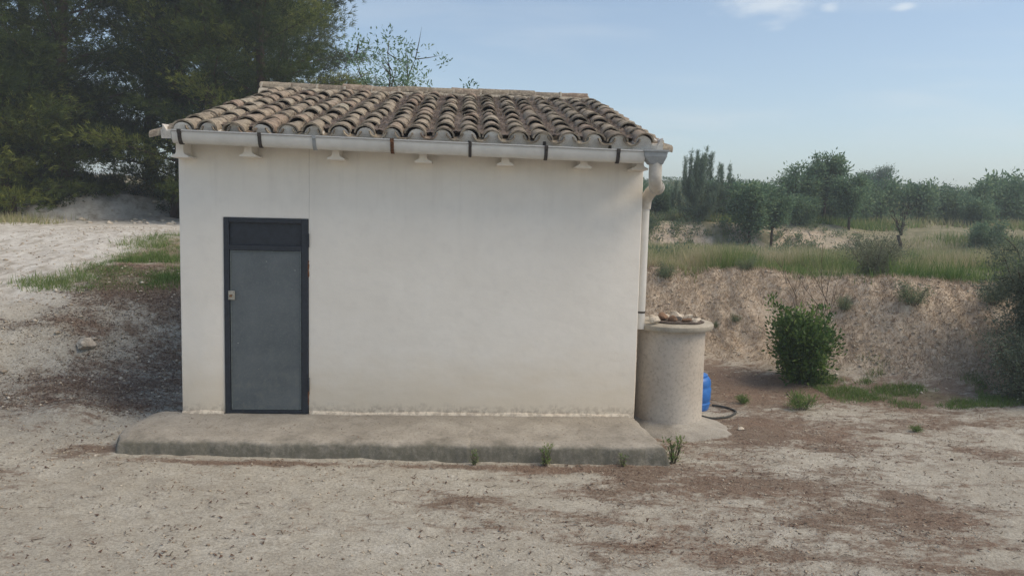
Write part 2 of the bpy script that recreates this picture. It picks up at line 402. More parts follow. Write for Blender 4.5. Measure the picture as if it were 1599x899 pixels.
M = {}
M['ground'] = mat_ground()
M['plaster'] = mat_plaster()
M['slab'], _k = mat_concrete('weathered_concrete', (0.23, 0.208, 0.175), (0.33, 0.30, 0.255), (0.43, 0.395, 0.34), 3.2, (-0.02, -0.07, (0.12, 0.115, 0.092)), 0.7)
M['well'], _k = mat_concrete('well_concrete', (0.43, 0.37, 0.31), (0.52, 0.46, 0.39), (0.60, 0.545, 0.475), 2.2, None, 0.35)
M['cap'], _k = mat_concrete('cap_concrete', (0.27, 0.235, 0.185), (0.40, 0.36, 0.295), (0.50, 0.46, 0.39), 7, None, 0.5)
M['footing'], _k = mat_concrete('footing_concrete', (0.22, 0.20, 0.17), (0.33, 0.305, 0.265), (0.44, 0.41, 0.36), 6, None, 0.9)
M['mortar'], _k = mat_concrete('whitewashed_mortar', (0.52, 0.49, 0.44), (0.68, 0.65, 0.60), (0.78, 0.76, 0.71), 8, None, 0.6)
M['tile'] = mat_tile()
M['zinc'] = mat_simple('painted_gutter', (0.60, 0.585, 0.55), 0.5, 0.4, 0.0, 0.06, 6, 0, ((0.40, 0.37, 0.32), 0.5, 0.8, 0.5))
M['joint'] = mat_simple('grey_pvc', (0.27, 0.285, 0.29), 0.5, 0.4, 0, 0.12, 18)
M['strap'] = mat_simple('dark_strap', (0.055, 0.047, 0.042), 0.7, 0.3, 0.2, 0.3, 30)
M['rust'] = mat_simple('rusty_strap', (0.13, 0.06, 0.03), 0.85, 0.2, 0.1, 0.5, 40)
M['pvc'] = mat_simple('dusty_pvc', (0.50, 0.47, 0.42), 0.55, 0.35, 0, 0.1, 12, 0, ((0.33, 0.30, 0.26), 0.45, 0.7, 0.6))
M['frame'] = mat_simple('dark_blue_paint', (0.018, 0.023, 0.032), 0.5, 0.4, 0, 0.25, 25, 0, ((0.10, 0.09, 0.08), 0.62, 0.78, 0.5))
M['sheet'] = mat_door_sheet()
M['lockplate'] = mat_simple('worn_lock_plate', (0.36, 0.34, 0.29), 0.5, 0.4, 0.4, 0.25, 60)
M['brass'] = mat_simple('rusty_lock', (0.22, 0.12, 0.06), 0.6, 0.4, 0.4, 0.3, 60)
M['blue'] = mat_simple('blue_plastic', (0.025, 0.16, 0.50), 0.4, 0.45, 0, 0.15, 10, 0, ((0.10, 0.16, 0.26), 0.55, 0.8, 0.5))
M['rubber'] = mat_simple('black_rubber', (0.065, 0.065, 0.058), 0.7, 0.3, 0, 0.3, 30)
M['stone'] = mat_simple('limestone', (0.50, 0.44, 0.36), 0.95, 0.1, 0, 0.4, 14, 0.5, ((0.20, 0.13, 0.09), 0.5, 0.75, 0.7))
M['bark'] = mat_bark('dark_bark', (0.07, 0.055, 0.042))
M['pinebark'] = mat_bark('pine_bark', (0.085, 0.06, 0.045))
M['twig'] = mat_bark('grey_twig', (0.13, 0.105, 0.08))
M['pine'] = mat_leaf('pine_needles', [(0.0, (0.016, 0.034, 0.010)), (0.45, (0.048, 0.075, 0.018)), (0.8, (0.10, 0.135, 0.03)), (1.0, (0.22, 0.24, 0.055))], 0.35)
M['youngpine'] = mat_leaf('young_pine_needles', [(0.0, (0.11, 0.17, 0.12)), (1.0, (0.26, 0.34, 0.25))], 0.5)
M['almond'] = mat_leaf('almond_leaves', [(0.0, (0.09, 0.165, 0.10)), (0.6, (0.17, 0.27, 0.16)), (1.0, (0.29, 0.37, 0.21))], 0.55)
M['bush'] = mat_leaf('bush_leaves', [(0.0, (0.035, 0.075, 0.02)), (0.6, (0.085, 0.16, 0.04)), (1.0, (0.24, 0.33, 0.10))], 0.4, 0.45)
M['olive'] = mat_leaf('olive_leaves', [(0.0, (0.07, 0.10, 0.065)), (0.6, (0.14, 0.18, 0.12)), (1.0, (0.26, 0.31, 0.22))], 0.3, 0.5)
M['sage'] = mat_leaf('sage_leaves', [(0.0, (0.10, 0.12, 0.075)), (1.0, (0.23, 0.25, 0.17))], 0.25)
M['scrub'] = mat_leaf('scrub_leaves', [(0.0, (0.11, 0.175, 0.11)), (0.6, (0.21, 0.27, 0.155)), (1.0, (0.37, 0.34, 0.21))], 0.55)
M['grass'] = mat_leaf('grass_blades', [(0.0, (0.09, 0.17, 0.04)), (0.35, (0.20, 0.28, 0.09)), (0.6, (0.34, 0.33, 0.17)), (1.0, (0.55, 0.48, 0.31))], 0.35)
M['dry'] = mat_leaf('dry_stalks', [(0.0, (0.15, 0.10, 0.07)), (0.5, (0.40, 0.31, 0.225)), (1.0, (0.62, 0.52, 0.40))], 0.2)
M['litter'] = mat_leaf('needle_litter', [(0.0, (0.08, 0.047, 0.033)), (0.6, (0.18, 0.11, 0.076)), (1.0, (0.29, 0.20, 0.14))], 0.05)
M['rooflitter'] = mat_leaf('roof_needles', [(0.0, (0.09, 0.07, 0.055)), (0.6, (0.19, 0.145, 0.11)), (1.0, (0.30, 0.235, 0.18))], 0.05)
M['gravel'] = mat_leaf('pebbles', [(0.0, (0.20, 0.155, 0.115)), (0.5, (0.42, 0.35, 0.27)), (1.0, (0.60, 0.54, 0.45))], 0.0, 0.95)

# ------------------------------------------------------------------ object helpers
def tag(o, label=None, cat=None, group=None, kind=None):
    if label: o['label'] = label
    if cat: o['category'] = cat
    if group: o['group'] = group
    if kind: o['kind'] = kind
    return o
def empty(name, loc=(0, 0, 0), rz=0.0):
    o = bpy.data.objects.new(name, None); COL.objects.link(o); o.location = loc; o.rotation_euler = (0, 0, rz)
    o.empty_display_size = 0.2
    return o
def mesh_np(name, V, F, mats, attrs=None, smooth=False, fmat=None):
    V = np.asarray(V, np.float32); F = np.asarray(F, np.int32)
    me = bpy.data.meshes.new(name)
    me.vertices.add(len(V)); me.vertices.foreach_set('co', V.ravel())
    k = F.shape[1]
    me.loops.add(F.size); me.loops.foreach_set('vertex_index', F.ravel())
    me.polygons.add(len(F)); me.polygons.foreach_set('loop_start', np.arange(0, F.size, k, dtype=np.int32))
    me.polygons.foreach_set('loop_total', np.full(len(F), k, np.int32))
    if smooth: me.polygons.foreach_set('use_smooth', np.ones(len(F), bool))
    me.update(calc_edges=True)
    for m in (mats if isinstance(mats, (list, tuple)) else [mats]): me.materials.append(m)
    if fmat is not None: me.polygons.foreach_set('material_index', np.asarray(fmat, np.int32))
    for a, v in (attrs or {}).items():
        at = me.attributes.new(a, 'FLOAT', 'POINT'); at.data.foreach_set('value', np.asarray(v, np.float32))
    return me
def link(name, me, parent=None, loc=None, rot=None):
    o = bpy.data.objects.new(name, me); COL.objects.link(o)
    if parent: o.parent = parent
    if loc is not None: o.location = loc
    if rot is not None: o.rotation_euler = rot
    return o
class MB:
    def __init__(s): s.v = []; s.f = []
    def add(s, vs, fs):
        b = len(s.v); s.v += [tuple(p) for p in vs]; s.f += [tuple(b+i for i in f) for f in fs]; return s
    def box(s, x0, x1, y0, y1, z0, z1):
        return s.add([(x0, y0, z0), (x1, y0, z0), (x1, y1, z0), (x0, y1, z0), (x0, y0, z1), (x1, y0, z1), (x1, y1, z1), (x0, y1, z1)],
                     [(0, 3, 2, 1), (4, 5, 6, 7), (0, 1, 5, 4), (1, 2, 6, 5), (2, 3, 7, 6), (3, 0, 4, 7)])
    def prism(s, poly, axis, a, b):
        n = len(poly)
        def P(p, t): return (t, p[0], p[1]) if axis == 'x' else ((p[0], t, p[1]) if axis == 'y' else (p[0], p[1], t))
        return s.add([P(p, a) for p in poly]+[P(p, b) for p in poly],
                     [tuple(range(n)), tuple(reversed(range(n, 2*n)))]+[(i, i+n, (i+1) % n+n, (i+1) % n) for i in range(n)])
    def tube(s, pts, rad, seg=8, cap=True):
        pts = [Vector(p) for p in pts]; n = len(pts)
        if isinstance(rad, (int, float)): rad = [rad]*n
        ref = None; rings = []
        for i, p in enumerate(pts):
            d = (pts[min(i+1, n-1)]-pts[max(i-1, 0)]).normalized()
            if ref is None:
                ref = Vector((0, 0, 1)) if abs(d.z) < 0.9 else Vector((1, 0, 0))
            a = d.cross(ref).normalized(); b = d.cross(a).normalized(); ref = a.cross(d)
            rings.append([p+(a*math.cos(2*math.pi*k/seg)+b*math.sin(2*math.pi*k/seg))*rad[i] for k in range(seg)])
        vs = [q for r in rings for q in r]; fs = []
        for i in range(n-1):
            for k in range(seg): fs.append((i*seg+k, i*seg+(k+1) % seg, (i+1)*seg+(k+1) % seg, (i+1)*seg+k))
        if cap: fs += [tuple(reversed(range(seg))), tuple(range((n-1)*seg, n*seg))]
        return s.add(vs, fs)
    def lathe(s, prof, cx, cy, seg=48, wob=0.0):
        vs = []; n = len(prof)
        for (r, z) in prof:
            for k in range(seg):
                a = 2*math.pi*k/seg; rr = r*(1+wob*math.sin(3*a+z*2))
                vs.append((cx+rr*math.cos(a), cy+rr*math.sin(a), z))
        fs = [(i*seg+k, i*seg+(k+1) % seg, (i+1)*seg+(k+1) % seg, (i+1)*seg+k) for i in range(n-1) for k in range(seg)]
        fs += [tuple(reversed(range(seg))), tuple(range((n-1)*seg, n*seg))]
        return s.add(vs, fs)
    def build(s, name, mat, parent=None, smooth=False, bevel=0.0, loc=None, fix=True):
        me = bpy.data.meshes.new(name); me.from_pydata(s.v, [], s.f)
        me.materials.append(mat)
        if fix:
            import bmesh
            bm = bmesh.new(); bm.from_mesh(me); bmesh.ops.recalc_face_normals(bm, faces=bm.faces)
            if bevel: bmesh.ops.bevel(bm, geom=[e for e in bm.edges if len(e.link_faces) == 2 and e.calc_face_angle(0) > 0.5], offset=bevel, segments=2, affect='EDGES', profile=0.5)
            bm.to_mesh(me); bm.free()
        me.update()
        if smooth:
            for p in me.polygons: p.use_smooth = True
            try: me.set_sharp_from_angle(angle=R_(40))
            except Exception: pass
        return link(name, me, parent, loc)

# ================================================================== THE GROUND
def axis_pts(fine0, fine1, step, lo, hi, g=1.09):
    a = list(np.arange(fine0, fine1+1e-6, step)); s = step; p = a[-1]; hi_l = []
    while p < hi: s *= g; p += s; hi_l.append(p)
    s = step; p = a[0]; lo_l = []
    while p > lo: s *= g; p -= s; lo_l.append(p)
    return np.array(lo_l[::-1]+a+hi_l)
xs = axis_pts(-4.0, 12.5, 0.045, -420, 520, 1.045)
ys = axis_pts(-4.4, 7.0, 0.045, -120, 520, 1.02)
X, Y = np.meshgrid(xs, ys)
Zg = ground_h(X, Y)
# the house stands on its own floor: keep the soil under the floor inside its footprint
inside = (X > 0.1) & (X < 4.72) & (Y > 0.1) & (Y < 3.6)
Zg = np.where(inside, np.minimum(Zg, -0.12), Zg)
nx, ny = len(xs), len(ys)
idx = np.arange(nx*ny).reshape(ny, nx)
F = np.stack([idx[:-1, :-1], idx[:-1, 1:], idx[1:, 1:], idx[1:, :-1]], -1).reshape(-1, 4)
gx, gy = X.ravel(), Y.ravel()
gr = link('ground', mesh_np('ground', np.stack([gx, gy, Zg.ravel()], -1), F, M['ground'],
          {'litter': litter_mask(gx, gy), 'bank': bank_mask(gx, gy), 'green': green_mask(gx, gy), 'track': track_mask(gx, gy)}, True))
tag(gr, kind='structure')

# concrete apron in front of the house: a heightfield with worn rounded edges
ax = np.arange(-0.62, 5.22, 0.014); ay = np.arange(-1.22, 0.06, 0.014)
AX, AY = np.meshgrid(ax, ay)
front = -0.90-0.025*AX+0.05*(fbm(AX*1.2, AX*0, 81, 3)-0.5)
left = -0.33+0.30*np.clip(-0.15-AY, 0, 1)*0+0.10*np.clip(-AY, 0, 0.5)**1*(-1)+0.06*(fbm(AY*2, AY*0, 82, 3)-0.5) + 0.35*sm(-0.45, -0.95, AY)**2*0.35
right = 4.80+0.10*(-AY)+0.05*(fbm(AY*2, AY*0, 83, 3)-0.5)
d = np.minimum(np.minimum(AY-front, AX-left), right-AX)
d = d+0.038*(fbm(AX*7, AY*7, 84, 5)-0.5)
r = 0.035
AZ = -0.002 - 0.02*sm(-0.3, -0.9, AY) - 0.030*(1-np.sqrt(np.clip(1-np.clip((r-d)/r, 0, 1)**2, 0, 1))) - np.clip((-d)*4.2, 0, 0.5)*(d < 0) - 0.02*sm(0.12, 0.0, d)
AZ = AZ + 0.006*(fbm(AX*5, AY*5, 85, 3)-0.5)*2 + 0.006*(fbm(AX*30, AY*30, 86, 2)-0.5)*(0.5+1.5*sm(0.05, -0.02, d))
cr_ = np.abs(AX-3.02-0.03*(fbm(AY*6, AY*0, 87, 3)-0.5)*2)
AZ = AZ - 0.010*np.exp(-(cr_/0.008)**2)*sm(-0.35, -0.6, AY)
AZ = np.maximum(AZ, -0.34)
n1, n2 = len(ax), len(ay); idx = np.arange(n1*n2).reshape(n2, n1)
F = np.stack([idx[:-1, :-1], idx[:-1, 1:], idx[1:, 1:], idx[1:, :-1]], -1).reshape(-1, 4)
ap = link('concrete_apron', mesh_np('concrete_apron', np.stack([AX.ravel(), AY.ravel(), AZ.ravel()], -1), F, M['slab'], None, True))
tag(ap, kind='structure')

# ================================================================== THE HOUSE
rnd = random.Random(7)
house = empty('pump_house')
tag(house, 'small white rendered hut with one dark metal door and a clay tile roof', 'hut')
W, D, HT = 4.79, 3.62, 2.80
# front wall with the door opening
DX0, DX1, DZ = 0.445, 1.305, 2.05
TH = 0.2
xsW = [0, DX0, DX1, W]; zsW = [-0.06, DZ, HT]
mb = MB()
for yv, flip in ((0.0, False), (TH, True)):
    for i in range(3):
        for j in range(2):
            if i == 1 and j == 0: continue
            q = [(xsW[i], yv, zsW[j]), (xsW[i+1], yv, zsW[j]), (xsW[i+1], yv, zsW[j+1]), (xsW[i], yv, zsW[j+1])]
            mb.add(q, [(0, 1, 2, 3) if not flip else (3, 2, 1, 0)])
def bridge(a, b): mb.add([(a[0], 0, a[1]), (b[0], 0, b[1]), (b[0], TH, b[1]), (a[0], TH, a[1])], [(0, 1, 2, 3)])
for a, b in (((0, -0.06), (0, DZ)), ((0, DZ), (0, HT)), ((W, DZ), (W, -0.06)), ((W, HT), (W, DZ)), ((DX0, -0.06), (DX0, DZ)), ((DX1, -0.06), (DX1, DZ)), ((DX0, DZ), (DX1, DZ)),
             ((0, HT), (DX0, HT)), ((DX0, HT), (DX1, HT)), ((DX1, HT), (W, HT))): bridge(a, b)
import bmesh
me = bpy.data.meshes.new('front_wall'); me.from_pydata(mb.v, [], mb.f); me.materials.append(M['plaster'])
bm = bmesh.new(); bm.from_mesh(me); bmesh.ops.remove_doubles(bm, verts=bm.verts, dist=1e-4); bmesh.ops.recalc_face_normals(bm, faces=bm.faces)
bmesh.ops.bevel(bm, geom=[e for e in bm.edges if len(e.link_faces) == 2 and e.calc_face_angle(0) > 0.5], offset=0.010, segments=3, affect='EDGES', profile=0.5)
bm.to_mesh(me); bm.free()
for p in me.polygons: p.use_smooth = True
me.set_sharp_from_angle(angle=R_(50))
link('front_wall', me, house)
TANR = (3.95-2.94)/(3.75+0.36)
def under(y): return 2.86+TANR*(y+0.0)-0.035           # underside of the roof boards
for nm, x0, x1 in (('side_wall', 0.002, TH), ('side_wall', W-TH, W-0.002)):
    MB().prism([(TH+0.001, -0.3), (D-TH, -0.3), (D-TH, under(D-TH)), (TH+0.001, under(TH))], 'x', x0, x1).build(nm, M['plaster'], house)
MB().prism([(D-TH+0.001, -0.3), (D, -0.3), (D, under(D)), (D-TH+0.001, under(D-TH))], 'x', 0.0, W).build('back_wall', M['plaster'], house)
MB().box(0.21, W-0.21, TH+0.01, D-TH-0.01, -0.06, 0.0).build('floor', M['slab'], house)
# rough mortar fillet along the foot of the wall
for (a, b) in ((0.0, DX0-0.01), (DX1+0.01, W-0.04)):
    n = int((b-a)/0.02); vs = []; fs = []
    for i in range(n+1):
        x = a+(b-a)*i/n
        h = 0.006+0.022*float(fbm([x*5], [3.0], 91, 4)[0]); o = 0.008+0.03*float(fbm([x*7], [9.0], 92, 4)[0])
        vs += [(x, 0.0, h+0.008), (x, -o*0.5, h), (x, -o, 0.004), (x, -o-0.004, -0.012)]
        if i < n: 
            for k in range(3): fs.append((4*i+k, 4*i+4+k, 4*i+5+k, 4*i+1+k))
    m_ = MB(); m_.add(vs, fs); m_.build('mortar_fillet', M['plaster'], house, smooth=True)

# ---- door
door = empty('door', (DX0, 0.0, 0.0)); door.parent = house
dW = DX1-DX0
fr = MB()
fy0, fy1 = -0.012, 0.05
fr.box(0.0, 0.055, fy0, fy1, 0.0, DZ); fr.box(dW-0.068, dW, fy0, fy1, 0.0, DZ)
fr.box(0.056, dW-0.069, fy0, fy1, DZ-0.05, DZ); fr.box(0.056, dW-0.069, fy0, fy1, 0.0, 0.035)
fr.box(0.056, dW-0.069, fy0, fy1, 1.715, 1.77)
fr.build('frame', M['frame'], door, bevel=0.004)
MB().box(0.057, dW-0.07, 0.018, 0.026, 1.771, DZ-0.051).build('transom_panel', M['frame'], door)
lf = MB().box(0.062, dW-0.074, 0.006, 0.030, 0.040, 1.712).build('sheet_panel', M['sheet'], door, bevel=0.003)
rim = MB()
a0, a1, b0, b1 = 0.062, dW-0.074, 0.040, 1.712
for (x0, x1, z0, z1) in ((a0, a0+0.012, b0, b1), (a1-0.012, a1, b0, b1), (a0+0.013, a1-0.013, b0, b0+0.014), (a0+0.013, a1-0.013, b1-0.012, b1)):
    rim.box(x0, x1, -0.001, 0.005, z0, z1)
rim.build('panel_bead', mat_simple('grey_bead', (0.13, 0.15, 0.15), 0.6, 0.3, 0.2, 0.2, 30), door)
lp = MB().box(0.045, 0.112, -0.022, -0.013, 1.20, 1.295).build('lock_plate', M['lockplate'], door, bevel=0.004)
cyl = []
MB().tube([(0.072, -0.034, 1.243), (0.072, -0.021, 1.243)], 0.014, 14).build('lock_cylinder', M['brass'], lp)
for zc in (0.32, 1.83):
    hg = MB(); hg.tube([(dW+0.002, -0.018, zc-0.07), (dW+0.002, -0.018, zc+0.07)], 0.011, 10)
    hg.build('hinge', M['frame'], door)
rr = random.Random(4)
for (z0, z1) in ((0.10, 0.36), (1.45, 1.62)):
    vs = []; fs = []
    for i in range(14):
        z = z0+(z1-z0)*i/13; w = 0.003+rr.random()*0.009
        vs += [(dW-0.004, -0.013, z), (dW+w, -0.004, z)]
        if i < 13: fs.append((2*i, 2*i+1, 2*i+3, 2*i+2))
    MB().add(vs, fs).build('rust_flake', M['rust'], door)

# ---- roof
roof = empty('roof', (0, 0, 0)); roof.parent = house
TH_R = math.atan(TANR); CS, SN = math.cos(TH_R), math.sin(TH_R)
X0, X1 = -0.02, 4.90                                   # roof edges in x
EY, EZ = -0.33, 2.86                                   # eave edge (top of boards)
LEN = (3.76-EY)/CS
def rp(x, s, n): return (x, EY+s*CS-n*SN, EZ+s*SN+n*CS)
m_ = MB()
vs = [rp(x, s, n) for x in (X0+0.02, X1-0.02) for s in (0, LEN) for n in (-0.05, 0.0)]
m_.add(vs, [(0, 1, 3, 2), (4, 6, 7, 5), (0, 4, 5, 1), (2, 3, 7, 6), (1, 5, 7, 3), (0, 2, 6, 4)]).build('roof_deck', M['mortar'], roof)
def tile_mesh(name, L, w0, w1, rise, th, seed, inv=False):
    rg = random.Random(seed); ns = 8; nl = 3; vs = []; fs = []
    bend = rg.uniform(-0.004, 0.006); skew = rg.uniform(-0.004, 0.004)
    for lay in (0, 1):
        for j in range(nl):
            v = j/(nl-1); w = (w0+(w1-w0)*v)/2-(th if lay else 0); rs = rise*(1-0.12*v)-(th if lay else 0)
            for i in range(ns+1):
                a = math.pi*(0.0+1.0*i/ns)
                x = w*math.cos(a)+skew*v; z = rs*math.sin(a)*(1.0+rg.uniform(-0.025, 0.025))+bend*math.sin(math.pi*v)
                y = L*v+(rg.uniform(-0.006, 0.006) if j == 0 else 0)
                vs.append((x, y, -z if inv else z))
    q = ns+1; o = nl*q
    for j in range(nl-1):
        for i in range(ns):
            fs.append((j*q+i, j*q+i+1, (j+1)*q+i+1, (j+1)*q+i)); fs.append((o+j*q+i+1, o+j*q+i, o+(j+1)*q+i, o+(j+1)*q+i+1))
    for i in range(ns):
        fs.append((i+1, i, o+i, o+i+1)); fs.append(((nl-1)*q+i, (nl-1)*q+i+1, o+(nl-1)*q+i+1, o+(nl-1)*q+i))
    for j in range(nl-1):
        fs.append((j*q, (j+1)*q, o+(j+1)*q, o+j*q)); fs.append(((j+1)*q+ns, j*q+ns, o+j*q+ns, o+(j+1)*q+ns))
    m = MB().add(vs, fs)
    me = bpy.data.meshes.new(name); me.from_pydata(m.v, [], m.f); me.materials.append(M['tile'])
    bm = bmesh.new(); bm.from_mesh(me); bmesh.ops.recalc_face_normals(bm, faces=bm.faces); bm.to_mesh(me); bm.free()
    for p in me.polygons: p.use_smooth = True
    me.set_sharp_from_angle(angle=R_(50))
    return me
covers = [tile_mesh('cover_tile', 0.46, 0.215, 0.165, 0.088, 0.016, s) for s in range(6)]
pans = [tile_mesh('channel_tile', 0.46, 0.175, 0.215, 0.070, 0.014, 50+s, True) for s in range(3)]
NC = 19; PX = (4.69-0.18)/(NC-1)
rg = random.Random(11)
EXPO = 0.405
cols = [0.18+PX*i for i in range(NC)]
for i, cx in enumerate(cols):
    jig = rg.uniform(-0.014, 0.014)
    for r_ in range(10):
        s = -0.05+EXPO*r_+rg.uniform(-0.035, 0.035)
        if r_ == 0: s = -0.05+rg.uniform(-0.02, 0.02)
        n = 0.045+0.012*rg.random()
        if i in (0, NC-1): n -= 0.0
        o = link('cover_tile', covers[rg.randrange(6)], roof, rp(cx+jig+rg.uniform(-0.012, 0.012), s, n))
        o.rotation_euler = Euler((TH_R-0.045+rg.uniform(-0.025, 0.025), rg.uniform(-0.09, 0.09), rg.uniform(-0.06, 0.06)), 'XYZ')
        o.scale = (rg.uniform(0.94, 1.06), rg.uniform(0.97, 1.03), rg.uniform(0.88, 1.12))
for i in range(NC-1):
    cx = (cols[i]+cols[i+1])/2
    for r_ in range(11):
        s = -0.075+0.385*r_+rg.uniform(-0.02, 0.02)
        if r_ > 0: s += 0.03
        o = link('channel_tile', pans[rg.randrange(3)], roof, rp(cx+rg.uniform(-0.008, 0.008), s, 0.078+0.004*rg.random()))
        o.rotation_euler = Euler((TH_R-0.03, rg.uniform(-0.04, 0.04), rg.uniform(-0.03, 0.03)), 'XYZ')
# mortar packed under the cover tiles at the eave
vs = []; fs = []
n = 400
for k in range(n+1):
    x = X0+0.01+(X1-X0-0.02)*k/n
    ph = (x-cols[0])/PX; u = abs(ph-round(ph))*PX
    inside_ = (-0.3 < ph < NC-0.7)
    top = 0.092*math.sqrt(max(0, 1-(u/0.09)**2)) if u < 0.09 else 0
    top = 0.014+max(top, 0.0)+0.006*float(fbm([x*20], [1.0], 95, 3)[0])
    yy = 0.004*math.sin(x*31)
    vs += [rp(x, -0.015+yy, -0.05), rp(x, -0.028+yy, top), rp(x, 0.12, top*0.7)]
    if k < n: fs += [(3*k, 3*k+3, 3*k+4, 3*k+1), (3*k+1, 3*k+4, 3*k+5, 3*k+2)]
MB().add(vs, fs).build('eave_mortar', M['mortar'], roof)
# verge: tiles laid crosswise along both edges, sticking out sideways
verge = [tile_mesh('verge_tile', 0.36, 0.17, 0.20, 0.07, 0.015, 80+s) for s in range(3)]
for sx, xx in ((-1, X0+0.22), (1, X1-0.25)):
    for k in range(11):
        s = 0.045+0.38*k+rg.uniform(-0.015, 0.015)
        o = link('verge_tile', verge[rg.randrange(3)], roof, rp(xx, s+0.04, 0.038))
        o.matrix_local = Matrix.Translation(rp(xx, s+0.04, 0.035)) @ Matrix.Rotation(TH_R, 4, 'X') @ Matrix.Rotation(-sx*math.pi/2, 4, 'Z') @ Matrix.Rotation(R_(-14), 4, 'X')
    m_ = MB()
    for k in range(1):
        xa, xb = (X0-0.015, X0+0.10) if sx < 0 else (X1-0.13, X1+0.0)
        vs = [rp(x, s, n) for x in (xa, xb) for s in (-0.015, LEN-0.02) for n in (-0.055, 0.03)]
        m_.add(vs, [(0, 1, 3, 2), (4, 6, 7, 5), (0, 4, 5, 1), (2, 3, 7, 6), (1, 5, 7, 3), (0, 2, 6, 4)])
    m_.build('verge_mortar', M['mortar'], roof)
# ridge tiles
ridge = [tile_mesh('ridge_tile', 0.45, 0.24, 0.175, 0.10, 0.018, 90+s) for s in range(4)]
RX0, RX1 = X0-0.13, X1-0.18
NR = 12; stp = (RX1-RX0-0.06)/NR
for k in range(NR):
    o = link('ridge_tile', ridge[rg.randrange(4)], roof)
    px_, py_, pz_ = rp(RX1-stp*k, LEN-0.06, 0.045+0.022*rg.random())
    o.location = (px_, py_, pz_)
    o.rotation_euler = Euler((rg.uniform(0.02, 0.06), 0, math.pi/2+rg.uniform(-0.03, 0.03)), 'XYZ')
for k in range(NR):
    cx_, cy_, cz_ = rp(RX1-stp*k-0.43, LEN-0.06, 0.045)
    vs = []; fs = []
    for j in range(2):
        for i in range(11):
            a = math.pi*i/10; rr_ = 0.122+0.008*rg.random()
            vs.append((cx_+(0.0 if j else 0.03)+0.012*rg.random(), cy_+rr_*math.cos(a), cz_+0.006+0.86*rr_*math.sin(a)))
    for i in range(10): fs.append((i, i+1, i+12, i+11))
    MB().add(vs, fs).build('mortar_joint', M['cap'], roof, smooth=True)
vs = []; fs = []
for k in range(121):
    x = RX0+0.02+(RX1-RX0)*k/120
    t1 = 0.075+0.02*float(fbm([x*8], [1.0], 96, 3)[0])
    vs += [rp(x, LEN-0.25-0.03*float(fbm([x*9], [5.0], 97, 3)[0]), 0.02), rp(x, LEN-0.19, t1), rp(x, LEN-0.06, t1+0.02), rp(x, LEN+0.06, t1), rp(x, LEN+0.09, -0.06)]
    if k < 120:
        for j in range(4): fs.append((5*k+j, 5*k+5+j, 5*k+6+j, 5*k+1+j))
MB().add(vs, fs).build('ridge_mortar', M['cap'], roof, smooth=True)
# brown debris lying in the channels
V = []; Fq = []
for i in range(NC-1):
    cx = (cols[i]+cols[i+1])/2; nS = 110; base = len(V)
    for k in range(nS+1):
        s = 0.10+(LEN-0.35)*k/nS
        hgt = 0.028+0.055*float(fbm([s*2.3], [i*7.7], 101, 3)[0]) + 0.012*float(fbm([s*16], [i*3.1], 102, 2)[0])
        for u in (-0.062, -0.032, 0.0, 0.032, 0.062):
            V.append(rp(cx+u, s, 0.006+hgt*(1-0.45*(u/0.062)**2)+0.010*float(fbm([s*20+u*90], [i*5.0], 103, 2)[0])+0.035*(abs(u) > 0.06)))
    for k in range(nS):
        for j in range(4): b = base+5*k+j; Fq.append((b, b+1, b+6, b+5))
deb = link('roof_litter', mesh_np('roof_litter', V, Fq, M['rooflitter'], {'v': np.clip(fbm(np.array(V)[:, 0]*9, np.array(V)[:, 1]*9, 7, 3)*1.5-0.35, 0, 1)}), roof)
deb['kind'] = 'stuff'
# loose needles on top
r2 = np.random.default_rng(5)
def needles(P, L, Wd, rgx, nrm_tilt=0.3, vmin=0.0, vmax=1.0):
    n = len(P); a = rgx.uniform(0, 2*np.pi, n); t = rgx.normal(0, nrm_tilt, n)
    d_ = np.stack([np.cos(a), np.sin(a), np.sin(t)], -1); s_ = np.stack([-np.sin(a), np.cos(a), rgx.normal(0, 0.2, n)], -1)
    L_ = L*rgx.uniform(0.5, 1.3, (n, 1)); W_ = Wd*rgx.uniform(0.6, 1.4, (n, 1))
    v = np.stack([P-d_*L_/2-s_*W_/2, P+d_*L_/2, P-d_*L_/2+s_*W_/2], 1).reshape(-1, 3)
    return v, np.arange(3*n).reshape(-1, 3), np.repeat(rgx.uniform(vmin, vmax, n), 3)
nn = 9000; ci = r2.integers(0, NC-1, nn); cxs = (np.array(cols)[ci]+np.array(cols)[ci+1])/2
s_ = r2.uniform(0.05, LEN-0.25, nn); xx = cxs+r2.normal(0, 0.045, nn); nrm = 0.075+0.025*r2.random(nn)
P = np.stack([xx, EY+s_*CS-nrm*SN, EZ+s_*SN+nrm*CS], -1)
v, f, a = needles(P, 0.08, 0.006, r2)
o = link('needle_litter', mesh_np('needle_litter', v, f, M['rooflitter'], {'v': a}), roof); o['kind'] = 'stuff'

# ---- joist ends under the eave
for xc in (0.10, 0.76, 1.62, 2.49, 3.32, 4.12, 4.70):
    w = 0.085
    z0 = 2.66-0.006*xc
    if xc == 0.10: z0 = 2.63
    prof = [(-w, z0), (w, z0), (w, z0+0.016), (0.045, z0+0.034), (0.037, z0+0.055), (0.037, under(-0.2)), (-0.037, under(-0.2)), (-0.037, z0+0.055), (-0.045, z0+0.034), (-w, z0+0.016)]
    MB().prism([(xc+p[0], p[1]) for p in prof], 'y', -0.235, -0.001).build('joist_end', M['plaster'], house, bevel=0.003)
# soffit strip with the wall plate

